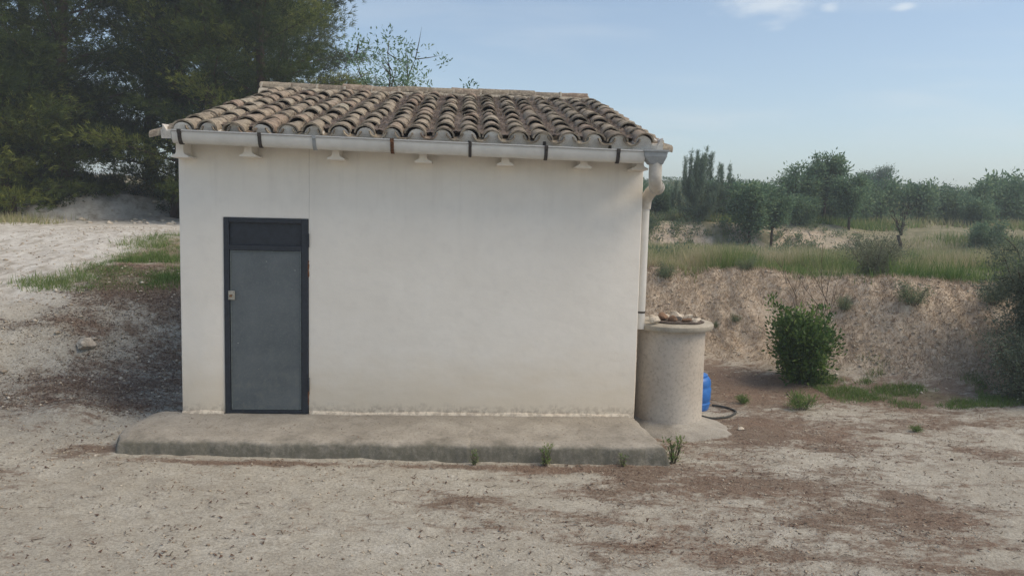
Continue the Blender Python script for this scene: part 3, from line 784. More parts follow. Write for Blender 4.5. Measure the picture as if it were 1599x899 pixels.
# ---- gutter
gut = empty('gutter', (0, 0, 0)); gut.parent = house
GR = 0.068; GY = -0.375
def gz(x): return 2.872-0.0155*(x-0.08)
def gutter_mesh(xa, xb, r, thick=0.004, y=GY, over=0.0):
    nx_ = max(2, int((xb-xa)/0.3)); vs = []; fs = []; ns = 12
    for i in range(nx_+1):
        x = xa+(xb-xa)*i/nx_; z = gz(x)
        for rr_ in (r, r-thick):
            for k in range(ns+1):
                a = math.pi+math.pi*k/ns
                vs.append((x, y+rr_*math.cos(a), z+(rr_*1.75)*math.sin(a)*0.98+over))
    q = ns+1; row = 2*q
    for i in range(nx_):
        for k in range(ns):
            b = i*row+k; fs.append((b, b+row, b+row+1, b+1)); c = b+q; fs.append((c+1, c+row+1, c+row, c))
        for e in (0, ns): b = i*row+e; fs.append((b, b+q, b+q+row, b+row))
    for i in (0, nx_):
        for k in range(ns): b = i*row+k; fs.append((b, b+1, b+q+1, b+q))
    return MB().add(vs, fs)
gutter_mesh(0.10, 4.70, GR).build('trough', M['zinc'], gut, smooth=True)
m_ = MB(); m_.tube([(x, GY-GR-0.002, gz(x)+0.002) for x in np.linspace(0.10, 4.70, 12)], 0.009, 8); m_.build('rolled_lip', mat_simple('grey_lip', (0.38, 0.385, 0.38), 0.45, 0.4, 0.1, 0.1, 20), gut, smooth=True)
# end caps
for xa in (0.095,):
    vs = [(xa, GY+GR*math.cos(math.pi+math.pi*k/12), gz(xa)+GR*1.72*math.sin(math.pi+math.pi*k/12)) for k in range(13)]
    MB().add(vs+[(xa+0.006, v[1], v[2]) for v in vs], [tuple(range(13)), tuple(reversed(range(13, 26)))]+[(k, (k+1) % 13, (k+1) % 13+13, k+13) for k in range(13)]).build('end_cap', M['joint'], gut)
for (xc, mk, w) in ((0.175, 'strap', 0.036), (0.93, 'strap', 0.034), (1.45, 'joint', 0.034), (2.20, 'rust', 0.034), (2.96, 'strap', 0.03), (3.71, 'strap', 0.034), (4.43, 'strap', 0.036)):
    st = gutter_mesh(xc-w/2, xc+w/2, GR+0.006, 0.006)
    zt = gz(xc)
    st.box(xc-w/2, xc+w/2, GY-GR-0.018, GY-GR-0.0065, zt-0.022, zt+0.014)
    nm = 'joint_collar' if mk == 'joint' else 'strap'
    o = st.build(nm, M[mk], gut)
    if mk == 'rust': o['label'] = 'rust-stained strap'
for xc in (2.955, 3.70, 4.36):
    z0 = gz(xc)
    MB().box(xc-0.016, xc+0.016, -0.352, -0.340, z0+0.015, z0+0.085).build('hook', M['strap'], gut)
# outlet box
xo = 4.705
vs = []
top = [(xo-0.02, -0.46), (4.925, -0.46), (4.925, -0.29), (xo-0.02, -0.29)]
bot = [(xo+0.05, -0.43), (4.885, -0.43), (4.885, -0.31), (xo+0.05, -0.31)]
zt = gz(4.8)+0.014
m_ = MB().add([(p[0], p[1], zt) for p in top]+[(p[0]-0.0, p[1], zt-0.06) for p in [(top[0][0]+0.004, -0.457), (4.918, -0.457), (4.918, -0.293), (top[3][0]+0.004, -0.293)]]+[(p[0], p[1], zt-0.135) for p in bot],
    [(3, 2, 1, 0), (0, 1, 5, 4), (1, 2, 6, 5), (2, 3, 7, 6), (3, 0, 4, 7), (4, 5, 9, 8), (5, 6, 10, 9), (6, 7, 11, 10), (7, 4, 8, 11), (8, 9, 10, 11)])
m_.build('outlet_box', M['joint'], gut, bevel=0.008)
m_ = MB()
for (x0, x1, y0, y1) in ((xo-0.028, 4.935, -0.47, -0.456), (xo-0.028, 4.935, -0.296, -0.28), (4.921, 4.935, -0.455, -0.297)): m_.box(x0, x1, y0, y1, zt-0.014, zt+0.006)
m_.build('outlet_rim', M['joint'], gut, bevel=0.003)

# ---- downpipe
dp = empty('downpipe', (4.84, 0.2, 0)); dp.parent = house
def off(pts): return [(p[0]-4.84, p[1]-0.2, p[2]) for p in pts]
def arc_smooth(pts, n=6):
    out = []
    P_ = [Vector(p) for p in pts]
    for i in range(len(P_)-1):
        p0 = P_[max(i-1, 0)]; p1 = P_[i]; p2 = P_[i+1]; p3 = P_[min(i+2, len(P_)-1)]
        for k in range(n):
            t = k/n
            out.append(0.5*((2*p1)+(-p0+p2)*t+(2*p0-5*p1+4*p2-p3)*t*t+(-p0+3*p1-3*p2+p3)*t**3))
    out.append(P_[-1]); return out
e1 = arc_smooth(off([(4.825, -0.37, 2.70), (4.825, -0.37, 2.60), (4.832, -0.35, 2.53), (4.865, -0.25, 2.475), (4.90, -0.15, 2.465)]))
MB().tube(e1, 0.066, 16).build('upper_elbow', M['pvc'], dp, smooth=True)
MB().tube(off([(4.885, -0.19, 2.468), (4.93, -0.06, 2.462)]), 0.076, 16).build('coupling', M['pvc'], dp, smooth=True)
e2 = arc_smooth(off([(4.92, -0.08, 2.465), (4.925, 0.04, 2.455), (4.90, 0.14, 2.41), (4.875, 0.20, 2.34), (4.87, 0.22, 2.26)]))
MB().tube(e2, 0.064, 16).build('lower_elbow', M['pvc'], dp, smooth=True)
MB().tube(off([(4.87, 0.22, 2.34), (4.865, 0.22, 0.93)]), 0.052, 16).build('pipe', M['zinc'], dp, smooth=True)
MB().tube(off([(4.87, 0.22, 2.36), (4.87, 0.22, 2.24)]), 0.062, 16).build('collar', M['pvc'], dp, smooth=True)
MB().tube(off([(4.866, 0.22, 1.105), (4.866, 0.22, 1.125)]), 0.055, 16).build('pipe_clip', M['strap'], dp, smooth=True)

# ================================================================== THE WELL
WX, WY = 5.285, 0.46
well = empty('well', (WX, WY, -0.2))
tag(well, 'round concrete well shaft with a flat lid below the white downpipe', 'well')
MB().lathe([(0.378, -0.15), (0.380, 0.1), (0.377, 0.55), (0.376, 0.9), (0.378, 1.115)], 0, 0, 64, 0.004).build('shaft', M['well'], well, smooth=True)
MB().lathe([(0.40, 1.112), (0.448, 1.118), (0.462, 1.14), (0.460, 1.172), (0.442, 1.188), (0.30, 1.196)], 0, 0, 64, 0.008).build('lid', M['cap'], well, smooth=True)
# sloping mortar footing
ns = 72; vs = [(0.1, 0, 0.05)]; fs = []
vs = []
rings = [(0.37, 0.12), (0.41, 0.085), (0.47, 0.06), (0.55, 0.03), (0.62, 0.0), (0.70, -0.08)]
for j, (r, z) in enumerate(rings):
    for k in range(ns):
        a = 2*math.pi*k/ns
        ext = 1.0+(-0.02+0.12*math.exp(-((a-5.7)/0.6)**2)-0.20*max(0, math.sin(a)))*(j/5)
        nz_ = float(fbm([math.cos(a)*3+j*0.7], [math.sin(a)*3], 111, 3)[0])-0.5
        rr_ = r*ext*(1+0.30*nz_*(j/5)) if j else r
        vs.append((rr_*math.cos(a), rr_*math.sin(a), z*0.85+0.03*nz_*(j > 0)))
for j in range(len(rings)-1):
    for k in range(ns): fs.append((j*ns+k, (j+1)*ns+k, (j+1)*ns+(k+1) % ns, j*ns+(k+1) % ns))
MB().add(vs, fs).build('footing', M['footing'], well, smooth=True)

# stones on the lid
def rock(name, sx, sy, sz, seed, mat, sub=2, amp=0.28, parent=None, loc=(0, 0, 0), rot=(0, 0, 0)):
    bm = bmesh.new(); bmesh.ops.create_icosphere(bm, subdivisions=sub, radius=1)
    rg_ = random.Random(seed); ds = [Vector((rg_.gauss(0, 1), rg_.gauss(0, 1), rg_.gauss(0, 1))).normalized() for _ in range(16)]; cut = [rg_.uniform(0.45, 0.85) for _ in range(16)]
    for v in bm.verts:
        p = v.co.copy()
        for d_, c_ in zip(ds, cut):
            q = p.dot(d_)
            if q > c_: p -= d_*(q-c_)*0.97
        p *= 1+amp*0.25*rg_.uniform(-1, 1)
        v.co = Vector((p.x*sx, p.y*sy, p.z*sz))
    me = bpy.data.meshes.new(name); bm.to_mesh(me); bm.free(); me.materials.append(mat)
    return link(name, me, parent, loc, rot)
lt = -0.2+1.196
m_ = MB()
slabpts = [(0.19*math.cos(a)*(1+0.15*math.sin(3*a))*1.5, 0.15*math.sin(a)*(1+0.1*math.cos(2*a))) for a in np.linspace(0, 2*math.pi, 13)[:-1]]
m_.prism([(WX+0.03+p[0], WY-0.20+p[1]) for p in slabpts], 'z', lt+0.002, lt+0.020)
o = m_.build('stone_slab', mat_simple('dark_slate', (0.12, 0.095, 0.08), 0.9, 0.2, 0, 0.35, 20), bevel=0.004)
tag(o, 'thin dark flat slab lying under the stones on the well lid', 'slab')
stones = [  # x, y, z, sx, sy, sz, label
 (-0.235, -0.30, 0.000, 0.070, 0.050, 0.040, 'large rounded tan stone at the left front edge of the well lid'),
 (-0.045, -0.24, 0.020, 0.058, 0.040, 0.032, 'reddish brown block of stone in the middle front of the well lid'),
 (0.075, -0.26, 0.020, 0.060, 0.040, 0.022, 'flat pale stone lying right of the reddish block on the well lid'),
 (0.185, -0.24, 0.018, 0.055, 0.035, 0.018, 'thin slanting pale stone at the right end of the dark slab on the well lid'),
 (-0.12, -0.14, 0.018, 0.060, 0.050, 0.045, 'pale stone behind the gap between the tan and the reddish stones on the well lid'),
 (0.015, -0.10, 0.018, 0.065, 0.050, 0.052, 'pale angular stone forming the peak of the pile on the well lid'),
 (0.13, -0.11, 0.018, 0.065, 0.050, 0.038, 'broad pale stone in the right middle of the pile on the well lid'),
 (0.24, -0.13, 0.000, 0.040, 0.035, 0.026, 'small pale stone furthest right in the pile on the well lid'),
 (-0.22, -0.08, 0.000, 0.055, 0.045, 0.034, 'grey stone at the back left of the pile beside the downpipe'),
 (-0.05, 0.03, 0.000, 0.060, 0.050, 0.040, 'grey stone at the back of the pile behind the peak stone'),
 (0.09, 0.04, 0.000, 0.060, 0.050, 0.042, 'rounded stone at the back of the pile right of its centre'),
]
for i, (x, y, z, sx, sy, sz, lab) in enumerate(stones):
    mt = M['stone']
    if 'reddish' in lab: mt = mat_simple('reddish_stone', (0.24, 0.15, 0.10), 0.95, 0.1, 0, 0.3, 18, 0.5)
    sx *= 1.35; sy *= 1.3; sz *= 1.45; x *= 1.12
    o = rock('stone', sx, sy, sz, 200+i, mt, 2, 0.2, None, (WX+x, WY+y, lt+z+sz*0.62), (rnd.uniform(-0.2, 0.2), rnd.uniform(-0.25, 0.25), rnd.uniform(0, 6)))
    tag(o, lab, 'stone', 'stones piled on the well lid')

# blue drum behind the well
bx_, by_ = 5.80, 1.25
dr = empty('plastic_drum', (bx_, by_, gh(bx_, by_)-0.01))
tag(dr, 'blue plastic drum standing half hidden behind the concrete well', 'drum')
MB().lathe([(0.19, 0.0), (0.205, 0.012), (0.215, 0.05), (0.225, 0.10), (0.218, 0.112), (0.218, 0.125), (0.228, 0.14), (0.230, 0.28), (0.222, 0.295), (0.222, 0.31), (0.226, 0.33), (0.218, 0.385), (0.195, 0.42), (0.17, 0.43)], 0, 0, 40).build('body', M['blue'], dr, smooth=True)
MB().lathe([(0.175, 0.425), (0.18, 0.43), (0.18, 0.448), (0.17, 0.455)], 0, 0, 40).build('lid', M['blue'], dr, smooth=True)
# hose
hp = [(5.70, 0.95), (5.86, 0.74), (6.02, 0.74), (6.16, 0.84), (6.28, 1.00), (6.30, 1.12), (6.22, 1.26), (6.10, 1.36)]
pts = arc_smooth([(x, y, gh(x, y)+0.016) for x, y in hp], 6)
o = MB().tube([(p.x, p.y, max(p.z, gh(p.x, p.y)+0.014)) for p in pts], 0.013, 8).build('hose', M['rubber'], smooth=True)
tag(o, 'dark rubber hose end curling over the soil beside the blue drum', 'hose')

# loose single stones in the yard
for i, (x, y, s, lab) in enumerate([(6.06, 0.24, 0.050, 'rounded pale stone alone on brown litter right of the well footing'),
        (-1.95, 2.0, 0.17, 'half buried pale boulder on the slope left of the hut'),
        (7.35, 2.0, 0.03, 'small white pebble on the litter just in front of the dark green bush'),
        (9.2, 2.05, 0.028, 'small white pebble among the green weeds at the foot of the bank'),
        (7.9, -0.75, 0.026, 'dark pebble lying alone on the open yard at the right'),
        (-0.42, -0.98, 0.03, 'small pale stone at the left front corner of the concrete apron')]):
    m = M['stone']
    if 'white' in lab: m = mat_simple('white_stone', (0.62, 0.6, 0.55), 0.9, 0.1, 0, 0.1, 20)
    if 'dark' in lab: m = mat_simple('dark_stone', (0.08, 0.065, 0.055), 0.9, 0.1, 0, 0.2, 20)
    o = rock('stone', s, s*0.8, s*0.6, 300+i, m, 2, 0.3, None, (x, y, gh(x, y)+s*0.25), (0, 0, i))
    tag(o, lab, 'stone', 'loose stones in the yard')

# ================================================================== VEGETATION
def tri_leaves(P, D, L, Wd, rgx, v, quad=True):
    """lance-shaped leaves: P points, D unit directions"""
    n = len(P)
    rv = rgx.normal(size=(n, 3)); s_ = np.cross(D, rv); s_ /= np.linalg.norm(s_, axis=1, keepdims=True)+1e-9
    L_ = (L*rgx.uniform(0.6, 1.25, n))[:, None]; W_ = (Wd*rgx.uniform(0.7, 1.3, n))[:, None]
    if quad:
        V = np.stack([P, P+D*L_*0.45+s_*W_/2, P+D*L_, P+D*L_*0.45-s_*W_/2], 1).reshape(-1, 3)
        F = np.arange(4*n).reshape(-1, 4); return V, F, np.repeat(v, 4)
    V = np.stack([P-s_*W_/2, P+s_*W_/2, P+D*L_], 1).reshape(-1, 3)
    return V, np.arange(3*n).reshape(-1, 3), np.repeat(v, 3)
def unit(a): return a/(np.linalg.norm(a, axis=-1, keepdims=True)+1e-9)

def pine_meshes(seed, H=11.0, R0=3.2, low=0.06, nb=62, tufts=5200, lean=(0, 0), vb=0.0):
    g = np.random.default_rng(seed)
    tr = MB(); zz = np.linspace(0, H*0.96, 9)
    wx = np.cumsum(g.normal(0, 0.10, 9)); wy = np.cumsum(g.normal(0, 0.10, 9)); wx -= wx[0]; wy -= wy[0]
    wx += lean[0]*(zz/H)**1.5; wy += lean[1]*(zz/H)**1.5
    tr.tube([(wx[i], wy[i], zz[i]-0.3*(i == 0)) for i in range(9)], [0.22*(1-0.88*zz[i]/H)+0.015 for i in range(9)], 8)
    P = []; D = []; VV = []
    for b in range(nb):
        u = low+(1-low)*((b+g.random())/nb)**0.9
        z0 = H*u*0.97; prof = (math.sin(math.pi*min(1, (u*0.82+0.22)))**0.75)
        Lb = R0*prof*g.uniform(0.55, 1.15)+0.25
        az = b*2.399+g.normal(0, 0.4); upa = 0.12+0.65*u+g.normal(0, 0.12)
        tx = np.interp(z0, zz, wx); ty = np.interp(z0, zz, wy)
        npt = 7; pts = []
        p = np.array([tx, ty, z0]); d = np.array([math.cos(az)*math.cos(upa), math.sin(az)*math.cos(upa), math.sin(upa)])
        for k in range(npt):
            pts.append(p.copy()); p = p+d*Lb/(npt-1); d = unit(d+g.normal(0, 0.09, 3)+np.array([0, 0, 0.04]))
        pts = np.array(pts)
        tr.tube([tuple(q) for q in pts[::2]], [0.045*(1-u*0.6), 0.03*(1-u*0.6), 0.017, 0.006], 4, cap=False)
        nt_ = int(tufts/nb*Lb/R0*1.5)+4
        t = g.uniform(0.18, 1.0, nt_)**0.7*(npt-1); i0 = np.minimum(t.astype(int), npt-2); fr = (t-i0)[:, None]
        c = pts[i0]*(1-fr)+pts[i0+1]*fr
        spread = 0.10+0.30*(1-np.abs(t/(npt-1)-0.6))*Lb/R0*1.3
        offs = g.normal(0, 1, (nt_, 3))*spread[:, None]*np.array([1, 1, 0.30])
        P.append(c+offs); dd = unit(offs*1.0+unit(pts[-1]-pts[0])*0.35+np.array([0, 0, 0.18])); D.append(dd)
        bv = np.clip(0.42+0.28*g.normal()+vb, 0, 1)
        VV.append(np.clip(bv+g.normal(0, 0.12, nt_)+0.25*offs[:, 2]/0.2*0.3, 0, 1))
    P = np.concatenate(P); D = np.concatenate(D); VV = np.concatenate(VV)
    K = 8
    P2 = np.repeat(P, K, 0)+g.normal(0, 0.03, (len(P)*K, 3)); D2 = unit(np.repeat(D, K, 0)+g.normal(0, 0.55, (len(P)*K, 3)))
    V, F, A = tri_leaves(P2, D2, 0.17, 0.024, g, np.clip(np.repeat(VV, K)+g.normal(0, 0.08, len(P)*K), 0, 1), False)
    return tr, mesh_np('crown', V, F, M['pine'], {'v': A})
def mb_mesh(m, name, mat):
    me = bpy.data.meshes.new(name); me.from_pydata(m.v, [], m.f); me.materials.append(mat)
    for p in me.polygons: p.use_smooth = True
    return me
pv = []
for sd, kw in ((1, dict(H=11.5, R0=3.3, low=0.03, tufts=8500)), (2, dict(H=10.0, R0=3.1, low=0.12, tufts=7500)), (3, dict(H=12.5, R0=3.4, low=0.05, nb=58, tufts=9500)), (4, dict(H=5.0, R0=2.0, low=0.02, nb=46, tufts=5000, vb=0.12))):
    t_, c_ = pine_meshes(sd, **kw); pv.append((mb_mesh(t_, 'trunk', M['pinebark']), c_))
pines = [  # x, y, variant, scale, rot, label
 (-3.0, 15.5, 2, 0.84, 0.5, 'tall dark pine nearest the sky gap, rising behind the left end of the roof'),
 (-5.0, 16.5, 0, 1.02, 2.1, 'tall pine directly above the top left corner of the tiled roof'),
 (-6.7, 18.0, 2, 1.0, 4.0, 'tall pine behind the pale bank left of the hut eave'),
 (-9.3, 16.2, 0, 1.0, 1.2, 'pine with a visible dark trunk left of the middle of the pine stand'),
 (-12.0, 15.2, 1, 1.12, 3.3, 'pine at the left edge of the stand with yellowish lower boughs'),
 (-8.0, 22.5, 2, 1.1, 5.2, 'tall pine deep in the stand showing pale sky gaps at its top'),
 (-5.0, 23.0, 1, 1.2, 0.2, 'tall pine deep in the stand behind the roof corner pine'),
 (-13.5, 22.0, 0, 1.2, 2.6, 'tall pine in the back row at the far left'),
 (-11.0, 27.0, 2, 1.2, 1.9, 'tall back row pine filling the left half of the stand'),
 (-16.5, 18.0, 1, 1.2, 4.6, 'pine standing beyond the leftmost trunk at the picture edge'),
 (-5.5, 28.5, 0, 1.25, 3.9, 'rearmost pine between the roof corner and the stand centre'),
 (-9.9, 16.2, 3, 0.95, 0.9, 'low bushy young pine directly left of the pale bank beside the track'),
 (-10.3, 15.0, 3, 1.05, 2.9, 'low bushy young pine above the yellow grass beside the track'),
 (-5.2, 19.6, 3, 0.9, 5.0, 'low bushy young pine just left of the white hut wall'),
 (-13.2, 14.2, 3, 1.1, 4.1, 'low bushy young pine at the far left of the track verge'),
 (-11.8, 14.6, 3, 0.8, 1.5, 'smallest low pine above the yellow grass at the left edge of the track'),
]
for (x, y, vi, sc, rz, lab) in pines:
    e = empty('pine_tree', (x, y, gh(x, y)-0.05), rz); e.scale = (sc, sc, sc); tag(e, lab, 'tree', 'pines beside the dirt track')
    link('trunk', pv[vi][0], e); link('crown', pv[vi][1], e)

def leafy(seed, H, R0, nstem=5, ncl=60, per=60, leaf=(0.06, 0.02), low=0.15, trunk=0.05, mat='almond', bark='bark', erect=0.3, clr=0.22, single=True, shape='round', vb=0.0, ysq=1.0):
    """multi-stem shrub or small tree -> (stem mesh, crown mesh)"""
    g = np.random.default_rng(seed); st = MB(); tips = []
    ht = H*low
    if single:
        st.tube([(0, 0, -0.15), (g.normal(0, 0.02), 0, ht*0.5), (g.normal(0, 0.04), g.normal(0, 0.04), ht)], [trunk*1.15, trunk*0.9, trunk*0.8], 7)
    for s in range(nstem):
        a = 2*math.pi*s/nstem+g.normal(0, 0.4); n = 6
        ex = g.uniform(0.55, 1.0); hx = g.uniform(0.6, 1.0)
        if shape == 'cone': hx = g.uniform(0.45, 1.0); ex *= 1.1-hx*0.8
        end = np.array([math.cos(a)*R0*ex*0.8, math.sin(a)*R0*ex*0.8*ysq, ht+(H-ht)*hx*0.92])
        st0 = np.array([0.0, 0.0, ht if single else -0.1])
        if not single: st0[:2] = g.normal(0, 0.06*R0+0.01, 2)
        pts = []
        for k in range(n):
            u = k/(n-1); q = st0*(1-u)+end*u; q[:2] = st0[:2]+(end[:2]-st0[:2])*u**(1.2 if erect > 0.5 else 0.8)
            q = q+g.normal(0, 0.03*H*u*(1-u)*2, 3); pts.append(q)
        st.tube([tuple(q) for q in pts], [trunk*0.6*(1-k/(n-0.6))+0.003 for k in range(n)], 5, cap=False)
        for k in range(1, n):
            tips.append((pts[k], k/(n-1)))
            for _ in range(2):
                sub = pts[k]+unit(g.normal(size=3)+np.array([0, 0, erect]))*H*0.16*g.uniform(0.4, 1.2)
                st.tube([tuple(pts[k]), tuple((pts[k]+sub)/2+g.normal(0, 0.01, 3)), tuple(sub)], [trunk*0.18+0.002, trunk*0.12+0.0015, 0.001], 3, cap=False)
                tips.append((sub, k/(n-1)))
    T = np.array([t[0] for t in tips]); 
    sel = g.integers(0, len(T), ncl)
    C = T[sel]+g.normal(0, 0.09*R0, (ncl, 3)); C[:, 2] = np.clip(C[:, 2], H*max(low*0.55, 0.03), H)
    cv = np.clip(0.45+g.normal(0, 0.2, ncl)+vb, 0, 1); rad = clr*R0*g.uniform(0.5, 1.25, ncl)
    cnt = np.maximum(6, (per*(rad/(clr*R0))**2).astype(int)); ii = np.repeat(np.arange(ncl), cnt); n = len(ii)
    off_ = g.normal(0, 0.55, (n, 3)); P = C[ii]+off_*rad[ii][:, None]*np.array([1, 1, 0.8])
    D = unit(off_+g.normal(0, 0.7, (n, 3))+np.array([0, 0, erect]))
    keep = P[:, 2] > 0.02
    V, F, A = tri_leaves(P[keep], D[keep], leaf[0], leaf[1], g, np.clip(cv[ii]+g.normal(0, 0.16, n), 0, 1)[keep])
    return mb_mesh(st, 'stem', M[bark]), mesh_np('crown', V, F, M[mat], {'v': A})
def plant(name, meshes, x, y, sc, rz, label, cat, group=None, dz=0.0, parts=('stem', 'crown'), sz=None):
    e = empty(name, (x, y, gh(x, y)+dz), rz); e.scale = (sc, sc, sz or sc); tag(e, label, cat, group)
    link(parts[0], meshes[0], e); link(parts[1], meshes[1], e); return e

TR = ('trunk', 'crown')
# trees just behind the hut
b1 = leafy(21, 4.4, 1.15, 6, 120, 34, (0.10, 0.035), 0.42, 0.07, 'almond', 'bark', 0.6, 0.20)
plant('almond_tree', b1, 1.35, 8.4, 0.94, 0.3, 'thin leafed almond tree peeking over the ridge just right of the pines', 'tree', 'almond trees behind the hut roof', parts=TR)
b2 = leafy(22, 4.0, 0.5, 4, 50, 26, (0.10, 0.035), 0.5, 0.05, 'almond', 'bark', 0.8, 0.3)
plant('almond_tree', b2, 2.75, 8.6, 0.87, 1.0, 'single leafy tip poking above the middle of the roof ridge', 'tree', 'almond trees behind the hut roof', parts=TR)
b3 = leafy(23, 4.2, 1.0, 5, 130, 34, (0.09, 0.03), 0.42, 0.06, 'almond', 'bark', 0.4, 0.22)
plant('almond_tree', b3, 0.45, 9.6, 0.76, 2.2, 'dark leafed low tree between the pine crown and the almond tip behind the ridge', 'tree', 'almond trees behind the hut roof', parts=TR)

# young pine with upright shoots on the second terrace
def young_pine(seed, H, R0):
    g = np.random.default_rng(seed); st = MB(); P = []; D = []
    st.tube([(0, 0, -0.2), (0, 0, H*0.5), (0, 0, H*0.9)], [0.06, 0.04, 0.01], 6)
    for s in range(46):
        u = g.uniform(0.02, 0.72); a = g.uniform(0, 2*math.pi); ln = R0*(1.05-u*0.75)*g.uniform(0.6, 1.1)
        z0 = H*u*0.75; tip = np.array([math.cos(a)*ln, math.sin(a)*ln, z0+ln*0.35])
        st.tube([(0, 0, z0), tuple(tip*0.55+np.array([0, 0, z0*0.45])), tuple(tip)], [0.02, 0.012, 0.005], 4, cap=False)
        top = tip+np.array([g.normal(0, 0.05), g.normal(0, 0.05), H*g.uniform(0.14, 0.36)*(0.6+u)])
        st.tube([tuple(tip), tuple(top)], [0.006, 0.003], 3, cap=False)
        n = 420; t = g.random(n)
        c = np.where((t < 0.55)[:, None], (np.array([0, 0, z0])*(1-t[:, None]/0.55)+tip*t[:, None]/0.55), tip*(1-(t[:, None]-0.55)/0.45)+top*(t[:, None]-0.55)/0.45)
        sp = np.where(t < 0.55, 0.10, 0.035)[:, None]
        o_ = g.normal(0, 1, (n, 3))*sp; P.append(c+o_); D.append(unit(o_*3+g.normal(0, 0.35, (n, 3))+np.array([0, 0, 0.8])))
    top = H
    for s in range(9):
        a = g.uniform(0, 6.28); r0 = R0*0.35*g.random(); b = np.array([math.cos(a)*r0, math.sin(a)*r0, H*0.6]); t_ = b+np.array([g.normal(0, 0.04), g.normal(0, 0.04), H*g.uniform(0.22, 0.40)])
        n = 240; t = g.random(n)[:, None]; o_ = g.normal(0, 0.035, (n, 3)); P.append(b*(1-t)+t_*t+o_); D.append(unit(o_*8+np.array([0, 0, 1.0])))
    P = np.concatenate(P); D = np.concatenate(D); n = len(P)
    V, F, A = tri_leaves(np.repeat(P, 2, 0), unit(np.repeat(D, 2, 0)+g.normal(0, 0.3, (2*n, 3))), 0.13, 0.018, g, g.random(2*n), False)
    return mb_mesh(st, 'trunk', M['pinebark']), mesh_np('crown', V, F, M['youngpine'], {'v': A})
yp = young_pine(5, 2.95, 1.45)
plant('young_pine', yp, 12.35, 22.6, 1.0, 0.7, 'young pine with upright pale shoots, first tree right of the downpipe', 'tree', 'trees on the upper terrace', dz=-0.1, parts=TR)

a1 = leafy(31, 2.7, 0.95, 6, 230, 44, (0.15, 0.065), 0.30, 0.07, 'almond', 'bark', 0.35, 0.26)
a2 = leafy(32, 2.9, 0.85, 5, 190, 44, (0.15, 0.065), 0.33, 0.06, 'almond', 'bark', 0.45, 0.26)
a3 = leafy(33, 2.8, 1.15, 7, 260, 44, (0.15, 0.065), 0.22, 0.06, 'almond', 'bark', 0.4, 0.26)
a4 = leafy(34, 1.9, 0.75, 4, 26, 26, (0.075, 0.028), 0.36, 0.075, 'almond', 'bark', 0.6, 0.22, vb=0.15)
a5 = leafy(35, 1.7, 1.15, 9, 260, 44, (0.15, 0.065), 0.05, 0.03, 'almond', 'bark', 0.3, 0.28, single=False)
rp_ = leafy(36, 3.2, 1.3, 9, 330, 90, (0.15, 0.05), 0.12, 0.10, 'youngpine', 'pinebark', 0.2, 0.27, vb=-0.4)
GT = 'trees on the upper terrace'
plant('almond_tree', a1, 13.5, 20.2, 0.92, 0.3, 'dense almond tree on a thick dark trunk, right next to the young pine', 'tree', GT, parts=TR)
plant('almond_tree', a2, 14.5, 20.6, 0.86, 1.3, 'narrow almond tree with a leaning dark trunk, second right of the young pine', 'tree', GT, parts=TR)
plant('almond_tree', a3, 17.0, 24.0, 0.88, 2.0, 'leafy almond tree with feathery top left of the tallest almond', 'tree', GT, parts=TR)
plant('almond_tree', a2, 18.3, 24.4, 1.02, 4.0, 'tallest almond tree, left of the round distant pine', 'tree', GT, parts=TR)
plant('almond_tree', a1, 18.35, 22.3, 0.78, 5.0, 'dark almond tree on a slim trunk in front of the tallest almond', 'tree', GT, parts=TR)
plant('pine_tree', rp_, 29.5, 41.5, 0.92, 1.0, 'dark rounded pine standing out on the skyline', 'tree', None, parts=TR, dz=-0.2)
plant('almond_tree', a4, 19.0, 19.6, 1.0, 0.5, 'small sparse almond tree on a short bent trunk, alone in the grass', 'tree', GT, parts=TR)
bushes = [(13.9, 25.5, 1.0, 'rounded green bush behind the dense almond tree'), (15.4, 25.0, 0.95, 'green bush between the narrow almond and the feathery almond'),
 (16.4, 22.4, 0.62, 'low green bush below the feathery almond tree'), (18.9, 26.0, 1.05, 'wide green bush behind the dark slim almond tree'),
 (20.6, 26.5, 1.05, 'green bush left of the sparse almond tree top'), (22.2, 27.5, 1.1, 'green bush straight behind the sparse almond tree'),
 (24.0, 27.5, 1.15, 'large dark bush right of the sparse almond tree'), (26.4, 29.0, 1.0, 'green bush in the middle of the right hillside'),
 (27.2, 26.5, 1.25, 'broad green bush near the right edge above the grass'), (29.5, 27.5, 1.5, 'tallest bush rising to the skyline at the right edge'),
 (25.3, 24.5, 0.7, 'low bush at the right on the pale second bank'), (10.9, 24.5, 0.8, 'small bush just right of the downpipe elbow behind the young pine'),
 (9.8, 26.5, 1.0, 'green bush touching the downpipe on the skyline'), (21.8, 19.0, 0.55, 'grey green low shrub on the grass right of the sparse almond'), (24.3, 18.3, 0.85, 'rounded dark shrub on the grass near the right edge')]
for i, (x, y, sc, lab) in enumerate(bushes):
    plant('green_bush', a5, x, y, sc, i*1.3, lab, 'bush', 'bushes on the hillside')

